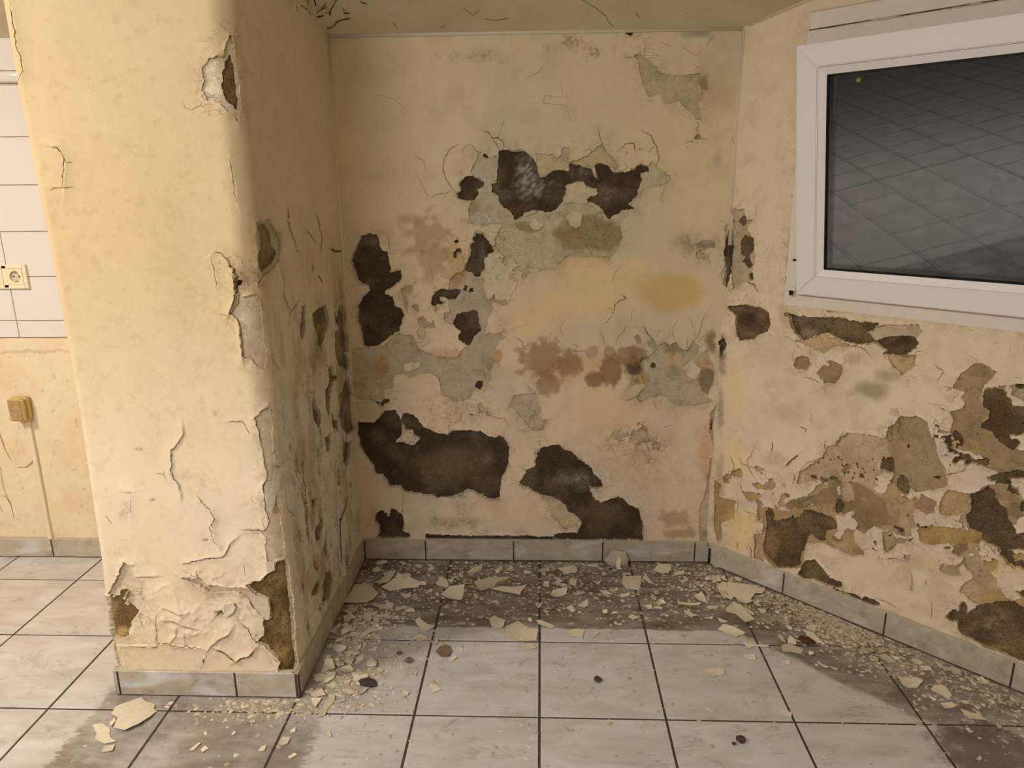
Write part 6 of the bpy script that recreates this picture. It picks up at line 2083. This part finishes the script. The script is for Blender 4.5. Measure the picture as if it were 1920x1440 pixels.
flake(fpx(Q3, [(230, 660), (290, 615), (480, 620), (600, 640), (720, 690), (690, 725), (620, 720), (560, 800), (480, 760), (400, 750), (380, 780), (290, 740)]), 'wide wavy paint sheet by the first tile of the splayed baseboard', M_DEBRIS, curl=0.008, z=0.003)
flake(fpx(Q3, [(320, 870), (400, 800), (470, 830), (615, 970), (520, 1005), (420, 920), (330, 905)]), 'oblong clean cream flake pointing at the splayed wall', M_DEBRIS, curl=0.009)
flake(fpx(Q3, [(245, 1070), (300, 1025), (400, 1050), (520, 1105), (430, 1155)]), 'oblong cream flake straddling the edge of the grime strip', M_DEBRIS, curl=0.006)

TRACED = [
    (Q1, [[(330, 845), (420, 780), (470, 730), (550, 730), (480, 820), (400, 850)], [(940, 840), (1000, 770), (1050, 775), (1080, 850), (1060, 865)], [(1060, 800), (1130, 770), (1110, 830)],
          [(1325, 810), (1500, 770), (1690, 765), (1640, 790), (1560, 810), (1540, 850), (1400, 920)], [(1490, 890), (1600, 860), (1700, 870), (1860, 850), (1800, 910), (1790, 940), (1640, 915)], [(840, 920), (900, 880), (915, 900), (860, 925)],
          [(1250, 720), (1300, 680), (1410, 630), (1415, 670), (1330, 710)], [(1540, 690), (1600, 640), (1610, 690), (1540, 730)], [(310, 1040), (420, 1050), (470, 1010), (525, 1030), (510, 1080), (420, 1080)],
          [(240, 1170), (300, 1130), (370, 1110), (350, 1170), (310, 1185)], [(390, 1160), (400, 1140), (530, 1145), (530, 1165), (400, 1195)], [(550, 1070), (640, 1050), (655, 1065), (600, 1085)], [(1120, 1095), (1190, 1090), (1150, 1120)],
          [(1640, 700), (1700, 650), (1720, 680), (1690, 695)], [(300, 700), (360, 660), (400, 690), (330, 720)], [(590, 950), (660, 930), (700, 920), (690, 960), (640, 970)], [(860, 690), (900, 660), (940, 670), (880, 700)], [(1325, 930), (1350, 930), (1370, 970), (1335, 980)], [(1480, 1000), (1530, 1010), (1520, 1030)], [(340, 620), (420, 590), (470, 610), (400, 640)]]),
    (Q2, [[(60, 690), (160, 660), (165, 690), (100, 710)], [(240, 680), (400, 640), (440, 690), (340, 735)], [(180, 840), (260, 770), (300, 810)], [(170, 940), (200, 890), (340, 885), (330, 930), (200, 990)], [(390, 930), (500, 900), (520, 925), (430, 950)], [(450, 1040), (540, 985), (555, 1040), (510, 1075)],
          [(20, 1050), (100, 1005), (60, 1080)], [(330, 1070), (380, 1040), (425, 1100), (390, 1120)], [(880, 820), (900, 760), (1080, 750), (1060, 900), (930, 880)], [(1090, 770), (1120, 740), (1215, 840), (1150, 820)], [(1200, 690), (1250, 640), (1370, 640), (1380, 680), (1345, 740), (1260, 720)],
          [(650, 900), (740, 900), (795, 945), (700, 930)], [(860, 940), (970, 915), (960, 945), (880, 965)], [(1440, 1010), (1680, 1030), (1660, 1045), (1450, 1040)], [(1600, 960), (1680, 920), (1750, 1030), (1650, 1010)], [(1730, 1060), (1860, 1045), (1830, 1080), (1760, 1085)], [(950, 1160), (970, 1145), (1070, 1165), (1000, 1190)],
          [(1500, 1110), (1560, 1110), (1640, 1160), (1580, 1165)], [(1710, 1170), (1800, 1150), (1790, 1180)], [(1840, 860), (1930, 840), (1930, 970), (1870, 930)], [(520, 640), (640, 630), (660, 665), (560, 660)], [(90, 830), (160, 830), (160, 860), (110, 860)], [(360, 780), (440, 790), (420, 850), (360, 840)], [(600, 810), (670, 800), (660, 840)],
          [(1400, 720), (1500, 700), (1510, 725), (1430, 745)], [(1190, 970), (1230, 960), (1230, 990)], [(1200, 1055), (1290, 1065), (1285, 1080), (1210, 1070)], [(1120, 1050), (1180, 1040), (1190, 1080), (1140, 1085)], [(690, 1110), (720, 1090), (740, 1120), (710, 1130)], [(1470, 800), (1530, 770), (1550, 800), (1510, 815)], [(1780, 770), (1880, 740), (1870, 800), (1800, 820)]]),
    (Q3, [[(400, 750), (500, 750), (590, 800), (520, 830), (440, 790)], [(1090, 1080), (1200, 1100), (1310, 1230), (1190, 1180)], [(1130, 1040), (1240, 1035), (1215, 1100), (1130, 1065)], [(180, 540), (270, 540), (280, 600), (200, 590)], [(410, 550), (490, 565), (470, 590), (430, 580)], [(590, 790), (680, 850), (640, 850)], [(500, 840), (610, 920), (600, 935), (530, 880)], [(980, 880), (1040, 870), (1050, 890), (1000, 905)], [(640, 860), (720, 870), (730, 900), (680, 915)], [(180, 410), (230, 420), (255, 460), (210, 450)]]),
    (Q4, [[(870, 560), (900, 510), (1030, 525), (1110, 630), (1075, 670), (960, 610)], [(845, 645), (900, 650), (940, 685), (900, 690)], [(980, 720), (1100, 715), (1160, 750), (1040, 790)], [(1200, 790), (1330, 830), (1400, 840), (1500, 910), (1330, 895), (1250, 850)], [(1070, 310), (1120, 305), (1210, 360), (1210, 390), (1110, 385)], [(1400, 450), (1440, 425), (1530, 485), (1490, 510), (1420, 495)], [(1310, 465), (1330, 465), (1390, 515), (1370, 520)], [(490, 430), (700, 430), (780, 490), (720, 545), (620, 545), (550, 520)], [(1380, 1350), (1420, 1315), (1445, 1345), (1420, 1365)], [(850, 1160), (900, 1150), (920, 1180)], [(280, 180), (350, 160), (480, 260), (390, 265)], [(740, 300), (860, 300), (880, 350), (800, 350)], [(1800, 850), (1830, 850), (1850, 885), (1830, 880)], [(1300, 625), (1340, 620), (1340, 640)]]),
    (QB, [[(1040, 970), (1150, 950), (1230, 1000), (1240, 1100), (1310, 1150), (1180, 1180), (1070, 1120), (1090, 1050)], [(1140, 1270), (1180, 1210), (1300, 1180), (1270, 1260)], [(1230, 950), (1290, 890), (1310, 920), (1250, 990)]]),
    (Q5, [[(745, 995), (830, 930), (850, 935), (775, 1005)], [(850, 990), (880, 960), (920, 980), (860, 1020)], [(1120, 860), (1145, 820), (1165, 840), (1140, 862)], [(1365, 1010), (1385, 970), (1440, 950), (1420, 1000)], [(1545, 940), (1580, 885), (1660, 880), (1630, 940), (1580, 955)], [(1650, 825), (1700, 795), (1700, 830), (1665, 845)], [(520, 610), (530, 600), (570, 605), (560, 625)], [(1630, 1060), (1690, 1020), (1715, 1040), (1650, 1075)], [(1680, 760), (1720, 730), (1710, 750)]]),
    (Q6, [[(150, 330), (270, 330), (280, 320), (210, 440), (190, 430)], [(100, 260), (280, 220), (330, 300), (200, 330)], [(640, 30), (840, 30), (830, 90), (770, 120), (680, 110)], [(340, 60), (450, 30), (480, 70), (370, 150)], [(250, 140), (310, 105), (330, 140), (290, 185)], [(340, 190), (380, 150), (435, 170), (430, 205)], [(520, 210), (620, 215), (640, 250), (580, 270)], [(640, 260), (700, 230), (715, 270), (680, 300)], [(720, 270), (790, 210), (840, 215), (730, 290)], [(1565, 170), (1650, 155), (1715, 215), (1610, 255)], [(1240, 300), (1250, 230), (1330, 250), (1310, 290)], [(690, 470), (760, 390), (800, 400)], [(640, 455), (680, 445), (680, 480)], [(830, 400), (870, 375), (930, 420), (900, 425)], [(1090, 190), (1115, 165), (1140, 200), (1110, 215)], [(930, 145), (980, 135), (1010, 165), (970, 170)], [(330, 740), (370, 715), (395, 770), (375, 790)], [(440, 380), (560, 340), (560, 355), (500, 372)], [(560, 110), (640, 95), (600, 160)], [(680, 150), (740, 140), (730, 175)]]),
    (Q7, [[(340, 490), (440, 400), (470, 420), (410, 460), (380, 525)], [(610, 520), (700, 500), (760, 515), (700, 545), (620, 545)], [(650, 690), (720, 610), (740, 620), (680, 700)], [(830, 460), (860, 435), (915, 450), (890, 485), (835, 490)], [(500, 800), (560, 760), (615, 760), (560, 840), (510, 860)], [(390, 670), (470, 660), (480, 690), (420, 700)], [(740, 890), (820, 860), (830, 880), (760, 905)], [(800, 930), (900, 895), (920, 920), (820, 955)], [(575, 600), (630, 600), (640, 630), (600, 625)], [(270, 800), (370, 780), (460, 850), (340, 850)], [(520, 440), (560, 470), (540, 530), (510, 500)], [(480, 330), (530, 320), (560, 360), (500, 380)], [(300, 650), (360, 620), (380, 650), (320, 680)], [(440, 560), (520, 560), (500, 610), (430, 610)], [(640, 310), (690, 325), (650, 335)]]),
    (Q8, [[(80, 110), (130, 75), (230, 120), (210, 180), (120, 190)], [(225, 200), (340, 120), (420, 180), (520, 240), (510, 310), (380, 300), (240, 260)], [(505, 115), (550, 115), (675, 170), (640, 190), (530, 150)], [(790, 220), (840, 195), (940, 205), (920, 275), (820, 250)], [(980, 220), (1080, 230), (1020, 270)], [(370, 340), (480, 320), (510, 370), (400, 380)], [(1335, 95), (1370, 70), (1445, 95), (1380, 110)], [(560, 20), (620, 35), (600, 50)], [(1100, 30), (1140, 20), (1150, 50), (1120, 60)]]),
    (Q9, [[(990, 430), (1070, 410), (1240, 470), (1210, 525), (1110, 500), (1010, 500)], [(1060, 400), (1080, 330), (1150, 370), (1155, 430)], [(1150, 350), (1205, 350), (1205, 405), (1160, 400)], [(940, 320), (1000, 320), (1040, 385), (1000, 380)], [(550, 540), (690, 530), (700, 590), (600, 575)], [(970, 600), (1080, 600), (1090, 640), (1030, 635)], [(1030, 715), (1060, 695), (1105, 735), (1070, 738)], [(1390, 620), (1410, 615), (1520, 675), (1500, 685)], [(1530, 670), (1630, 690), (1610, 710)], [(560, 400), (640, 410), (850, 430), (840, 450), (700, 430), (620, 460)], [(970, 1160), (1030, 1150), (1110, 1190), (1100, 1230), (1030, 1210)]]),
    (QA, [[(1340, 930), (1430, 880), (1510, 905), (1400, 980)], [(1050, 640), (1165, 570), (1165, 620), (1130, 670)], [(1290, 580), (1330, 460), (1375, 550), (1340, 590)], [(630, 710), (790, 720), (780, 775), (650, 740)], [(1520, 740), (1610, 750), (1610, 780)], [(700, 560), (800, 490), (950, 520), (980, 560), (830, 620)], [(740, 1170), (790, 1160), (770, 1230)]]),
]
for z, polys in TRACED:
    for pl in polys:
        if len(pl) >= 3:
            flake(fpx(z, pl))

# smaller flakes of the heaps, scattered by hand-set density
rs = random.Random(21)


def rand_poly(r):
    n = rs.randint(5, 8)
    asp = rs.uniform(0.45, 1.0)
    a0 = rs.uniform(0, 6.28)
    P = []
    for i in range(n):
        a = 2 * math.pi * (i + rs.uniform(-0.3, 0.3)) / n
        q = r * rs.uniform(0.65, 1.1)
        x, y = q * math.cos(a), q * asp * math.sin(a)
        P.append((x * math.cos(a0) - y * math.sin(a0), x * math.sin(a0) + y * math.cos(a0)))
    return P


def heap_spot():
    y = rs.uniform(YF + 0.0, DIRT_Y + 0.08)
    return XBL + 0.012 + abs(rs.gauss(0, 0.085)), y


def rear_spot():
    return rs.uniform(XBL + 0.02, 0.60), DIRT_Y + 0.02 + rs.random() ** 0.8 * (0.485 - DIRT_Y - 0.02)


def right_spot():
    s_ = rs.uniform(0.05, 0.95)
    d_ = 0.015 + abs(rs.gauss(0, 0.10))
    p_ = CORN + DR * s_ + NR * d_
    return p_[0], p_[1]


for spot, cnt, r0, r1, zn in ((heap_spot, 62, 0.010, 0.030, 'heap'), (rear_spot, 36, 0.008, 0.022, 'rear'), (right_spot, 26, 0.006, 0.018, 'right')):
    for _ in range(cnt):
        x, y = spot()
        r = r0 + (r1 - r0) * rs.random() ** 1.6
        if x - r < XBL + 0.002 or y + r > 0.498 or (np.array([x, y, 0]) - CORN) @ NR < r + 0.002:
            continue
        P = [(x + a, y + b) for a, b in rand_poly(r)]
        flake(P, curl=r * rs.uniform(0.1, 0.45), tent=rs.random() < 0.3, zn=zn)

# crumpled plaster crust leaning on the rear baseboard
root = empty('plaster_crust', tuple(floor_pt(1155, 1064)))
tag(root, 'crumpled upright plaster crust leaning on the rear baseboard', 'plaster lump')
bx, by = float(root.location.x), float(root.location.y)


def upright(name, px, yoff, lean, mat, sd_, bulge=0.012):
    """standing shell: outline read in the vertical plane through the crust's foot"""
    rg = random.Random(sd_)
    P = [hit(u, v, (0, by, 0), (0, 1, 0)) for u, v in px]
    c = np.mean(P, 0)
    V, Fc = [], []
    n = len(P)
    rings = [(1.0, 0), (0.6, bulge * 0.7), (0.25, bulge)]
    for th in (0.0, 0.0022):
        for sc, b_ in rings:
            for q in P:
                w_ = c + (np.array(q) - c) * sc
                V.append((w_[0] - bx, yoff - b_ + th + lean * w_[2] + rg.uniform(-1, 1) * 0.0012, max(w_[2], 0.0012)))
    m = n * 3
    for k_ in range(2):
        for i in range(n):
            j = (i + 1) % n
            a, b = k_ * n, (k_ + 1) * n
            Fc += [(a + i, b + i, b + j), (a + i, b + j, a + j), (m + a + i, m + b + j, m + b + i), (m + a + i, m + a + j, m + b + j)]
    for i in range(n):
        j = (i + 1) % n
        Fc += [(i, j, m + j), (i, m + j, m + i)]
        if 0 < i < n - 1:
            Fc += [(2 * n, 2 * n + j, 2 * n + i), (m + 2 * n, m + 2 * n + i, m + 2 * n + j)]
    return link(name, mesh_np(name, V, Fc, smooth=False), mat, root)


upright('shell', Z(Q2, [(710, 610), (760, 560), (790, 510), (880, 525), (930, 535), (955, 600), (940, 670), (880, 690), (820, 690), (760, 680)]), 0.012, 0.10, M_DEBRIS2, 3, 0.016)
upright('ridge', Z(Q2, [(820, 610), (850, 540), (880, 570), (875, 650), (885, 700), (850, 715), (825, 690)]), -0.008, 0.10, M_DEBRIS, 4, 0.010)
upright('foot_piece', Z(Q2, [(745, 710), (765, 680), (810, 690), (800, 730), (770, 745)]), -0.012, 0.0, M_DEBRIS2, 5, 0.006)

# pebbles and other solid bits
def pebble(name, u, v, r, mat, label, cat, flat=0.6, sd_=1, stretch=1.0):
    rg = random.Random(sd_)
    bm = bmesh.new()
    bmesh.ops.create_icosphere(bm, subdivisions=2, radius=r)
    for q in bm.verts:
        q.co *= 1 + rg.uniform(-0.22, 0.22)
        q.co.x *= stretch
        q.co.z *= flat
    zmin = min(q.co.z for q in bm.verts)
    for q in bm.verts:
        q.co.z -= zmin
    o = link(name, bm_mesh(name, bm), mat)
    p_ = floor_pt(u, v)
    o.location = (p_[0], p_[1], 0.0005)
    o.rotation_euler = (0, 0, rg.uniform(0, 3))
    return tag(o, label, cat)


pebble('dark_pebble', 1121, 1277, 0.0105, M_STONE, 'small dark pebble in the middle of a clean tile', 'pebble', sd_=3)
pebble('dark_pebble', 1388, 1391, 0.0115, M_STONE, 'dark pebble with a smaller one beside it, right of the clean tiles', 'pebble', sd_=4)
pebble('dark_pebble', 1376, 1396, 0.0050, M_STONE, 'tiny dark pebble touching the larger dark pebble', 'pebble', sd_=5)
pebble('brown_plaster_bit', 766, 1241, 0.0125, M_DEBRIS3, 'round brown plaster bit left of the clean tile joint', 'plaster bit', 0.4, 6)
pebble('brown_plaster_bit', 749, 1226, 0.0095, M_DEBRIS3, 'flat brownish plaster bit near the heap beside the pillar', 'plaster bit', 0.2, 7)
pebble('brick_fragment', 1512, 1205, 0.016, M_BRICK, 'reddish brick fragment half under a flake near the splayed wall', 'brick fragment', 0.45, 8, 1.7)
pebble('slate_shard', 689, 1283, 0.017, M_STONE, 'dark grey shard under a cream flake in the heap', 'shard', 0.35, 9, 1.7)

# grit: far too fine to count
def grit(name, n, spots, mats, cuts, r0, r1, label, seed):
    rg = np.random.default_rng(seed)
    ang = np.array([0, 1.3, 2.5, 3.8, 5.1])
    base = np.concatenate([np.stack([np.cos(ang), np.sin(ang), 0 * ang], 1), [[0.1, 0.1, 0.34]]])
    tri = np.array([[0, 1, 5], [1, 2, 5], [2, 3, 5], [3, 4, 5], [4, 0, 5]])
    P = np.array([spots() for _ in range(n)])
    a = rg.uniform(0, 6.28, n)
    r = r0 + (r1 - r0) * rg.random(n) ** 3.2
    B = np.repeat(base[None], n, 0) * r[:, None, None]
    B[:, :, 0] *= rg.uniform(0.5, 1.3, n)[:, None]
    B += rg.uniform(-0.3, 0.3, B.shape) * r[:, None, None] * np.array([1, 1, 0.1])
    B[:, 5, 2] = np.minimum(B[:, 5, 2], 0.0016 + 0.001 * rg.random(n))
    ca, sa = np.cos(a), np.sin(a)
    x = B[:, :, 0] * ca[:, None] - B[:, :, 1] * sa[:, None] + P[:, 0:1]
    y = B[:, :, 0] * sa[:, None] + B[:, :, 1] * ca[:, None] + P[:, 1:2]
    z = np.maximum(B[:, :, 2], 0) + 0.0003
    V = np.stack([x, y, z], -1).reshape(-1, 3)
    Fc = (tri[None] + 6 * np.arange(n)[:, None, None]).reshape(-1, 3)
    me = mesh_np(name, V, Fc, smooth=False)
    for q in mats:
        me.materials.append(q)
    w = rg.random(n)
    mi = np.searchsorted(np.cumsum(cuts)[:-1], w)
    mi[(mi == 3) & (r > 0.0022)] = 0
    me.polygons.foreach_set('material_index', np.repeat(mi, 5).astype(np.int32))
    o = link(name, me)
    return tag(o, label, 'grit', kind='stuff')


def ok(x, y):
    return not (x < XBL + 0.003 and y > YF - BT - 0.003 and x > XL - 0.01) and y < 0.498 and (np.array([x, y, 0]) - CORN) @ NR > 0.003


def spot_all():
    while True:
        t_ = rs.random()
        if t_ < 0.25:
            x, y = rs.uniform(XBL, 0.62), DIRT_Y + (0.5 - DIRT_Y) * rs.random() ** 0.6
        elif t_ < 0.62:
            s_ = rs.uniform(0.0, 1.1)
            p_ = CORN + DR * s_ + NR * abs(rs.gauss(0, 0.11))
            x, y = p_[0], p_[1]
            if rs.random() < 0.35:
                p_ = CORN + DR * rs.gauss(0.48, 0.10) + NR * abs(rs.gauss(0, 0.08))
                x, y = p_[0], p_[1]
        elif t_ < 0.82:
            x, y = heap_spot()
            x += abs(rs.gauss(0, 0.05))
            y += rs.gauss(0, 0.05)
        elif t_ < 0.88:
            x, y = rs.gauss(-0.74, 0.10), YF - BT - abs(rs.gauss(0, 0.05))
        else:
            x, y = rs.uniform(-1.2, 1.1), rs.uniform(-0.75, 0.3)
        if ok(x, y):
            return x, y


grit('plaster_grit', 17000, spot_all, [M_CRUMB, M_DEBRIS, M_DEBRIS2, M_GRIT], [0.50, 0.22, 0.18, 0.10], 0.0007, 0.0085, 'fine plaster grit and chips strewn along the walls and joints', 5)

# ================================================================== hanging flaps of paint on the walls
def flap(wall, px, parent, mat, lift0, lift1, axis_pt, label=None, name='paint_flap', back=None):
    """loose tongue of paint: outline on the wall, standing off by lift0..lift1 away from axis_pt (pixel of its attachment)"""
    P = np.array([wall.st(u, v) for u, v in px])
    a = np.array(wall.st(*axis_pt))
    D = np.linalg.norm(P - a, axis=1)
    dm = D.max()
    c = P.mean(0)
    n = len(P)
    V, Fc = [], []
    for th in (0.0015, 0.0):
        for sc in (1.0, 0.6, 0.2):
            for q in P:
                w_ = c + (q - c) * sc
                d_ = np.linalg.norm(w_ - a) / dm
                off = lift0 + (lift1 - lift0) * d_ ** 1.6 + th
                V.append(wall.pt(np.array([w_[0]]), np.array([w_[1]]), np.array([off]))[0])
    m = 3 * n
    for k_ in range(2):
        for i in range(n):
            j = (i + 1) % n
            x, y = k_ * n, (k_ + 1) * n
            Fc += [(x + i, x + j, y + j), (x + i, y + j, y + i), (m + x + i, m + y + j, m + x + j), (m + x + i, m + y + i, m + y + j)]
    for i in range(n):
        j = (i + 1) % n
        Fc += [(i, m + j, j), (i, m + i, m + j)]
        if 0 < i < n - 1:
            Fc += [(2 * n, 2 * n + i, 2 * n + j), (m + 2 * n, m + 2 * n + j, m + 2 * n + i)]
    o = link(name, mesh_np(name, V, Fc, smooth=False), mat, parent)
    if label:
        o['label'] = label
    return o


flap(W_LEFT, Z(ZO, [(1515, 530), (1580, 525), (1585, 560), (1560, 610), (1550, 690), (1530, 740), (1515, 830), (1490, 910), (1465, 880), (1440, 760), (1440, 690), (1470, 650), (1500, 640), (1510, 580)]), wall_left, M_DEBRIS2, 0.003, 0.016, (190 + 300, 905), 'pale curled tongue of paint on the pillar arris')
flap(W_LEFT, Z(ZN, [(1265, 380), (1310, 400), (1400, 440), (1480, 460), (1500, 540), (1500, 620), (1470, 630), (1420, 580), (1360, 530), (1320, 470)]), wall_left, M_DEBRIS2, 0.002, 0.012, (470, 1110), 'white paint tongue over the bare pillar foot')
flap(W_LEFT, Z(ZN, [(1460, 150), (1520, 140), (1530, 210), (1475, 240)]), wall_left, M_DEBRIS2, 0.002, 0.008, (500, 1050))
flap(W_LEFT, Z(ZN, [(1125, 490), (1190, 485), (1210, 520), (1190, 560), (1140, 585), (1120, 560)]), wall_left, M_DEBRIS, 0.010, 0.024, (445, 1128), 'bent paint chip standing off the crumpled pillar foot')
flap(W_RIGHT, Z(ZL, [(660, 170), (720, 165), (770, 195), (800, 240), (810, 320), (800, 390), (760, 380), (700, 340), (640, 290), (650, 210)]), wall_right, M_FLAP, 0.002, 0.014, (1690, 1065), 'white hanging tongue of paint low on the wall')
flap(W_BACK, Z(ZC, [(890, 800), (930, 740), (1000, 700), (1070, 690), (1090, 710), (1050, 750), (1020, 790), (930, 820)]), wall_back, M_FLAP, 0.004, 0.018, (1200, 718), 'curled tongue of paint below the brown stain')
flap(W_BACK, Z(ZD, [(130, 560), (250, 530), (330, 560), (370, 620), (350, 670), (300, 725), (210, 715), (160, 650)]), wall_back, M_FLAP, 0.002, 0.010, (670, 770), 'loose plaster shell in the lower corner')
flap(W_RIGHT, Z(ZI, [(1120, 540), (1160, 540), (1215, 520), (1210, 490), (1260, 490), (1275, 530), (1225, 560), (1210, 600), (1160, 590)]), wall_right, M_FLAP, 0.002, 0.006, (1785, 735))
flap(W_RIGHT, Z(ZH, [(1580, 1090), (1640, 1080), (1660, 1130), (1620, 1150), (1575, 1130)]), wall_right, M_FLAP, 0.002, 0.006, (1672, 770))

# ================================================================== cobwebs in the ceiling corner
bm = bmesh.new()
ZW = (540, 0, 12.0)
webs = [[(450, -40), (455, 100), (450, 200), (480, 300), (510, 345)], [(290, 110), (350, 170), (430, 220)], [(190, 130), (205, 200), (212, 265)], [(600, -20), (610, 80), (630, 130)], [(870, 170), (760, 210), (700, 250), (650, 300)], [(850, 60), (840, 120), (770, 180)], [(1100, -20), (1060, 60), (1010, 150), (960, 240), (940, 340)], [(960, 280), (840, 295)], [(650, 380), (720, 380), (800, 350)], [(1620, 40), (1700, 75), (1770, 90)], [(1380, 420), (1220, 450), (1100, 500), (1030, 600), (880, 650)], [(1230, 200), (1270, 250)], [(1250, 300), (1380, 300)]]
for wv in webs:
    pts = []
    for (u, v) in Z(ZW, wv):
        P = hit(u, v, (0, 0.505, 1.818), (0, 0.2873, 0.9578))
        Q = hit(u, v, (XR, 0, 0), (1, 0, 0))
        P = P if P[0] > XR + 0.002 else Q
        d_ = (CAM - P) / np.linalg.norm(CAM - P)
        pts.append(tuple(P + d_ * 0.006))
    add_tube(bm, pts, [0.0012 * (0.5 + random.random()) for _ in pts], 5)
o = link('cobweb', bm_mesh('cobweb', bm), M_COB)
tag(o, 'sooty cobweb strands in the ceiling corner above the pillar side', 'cobweb')
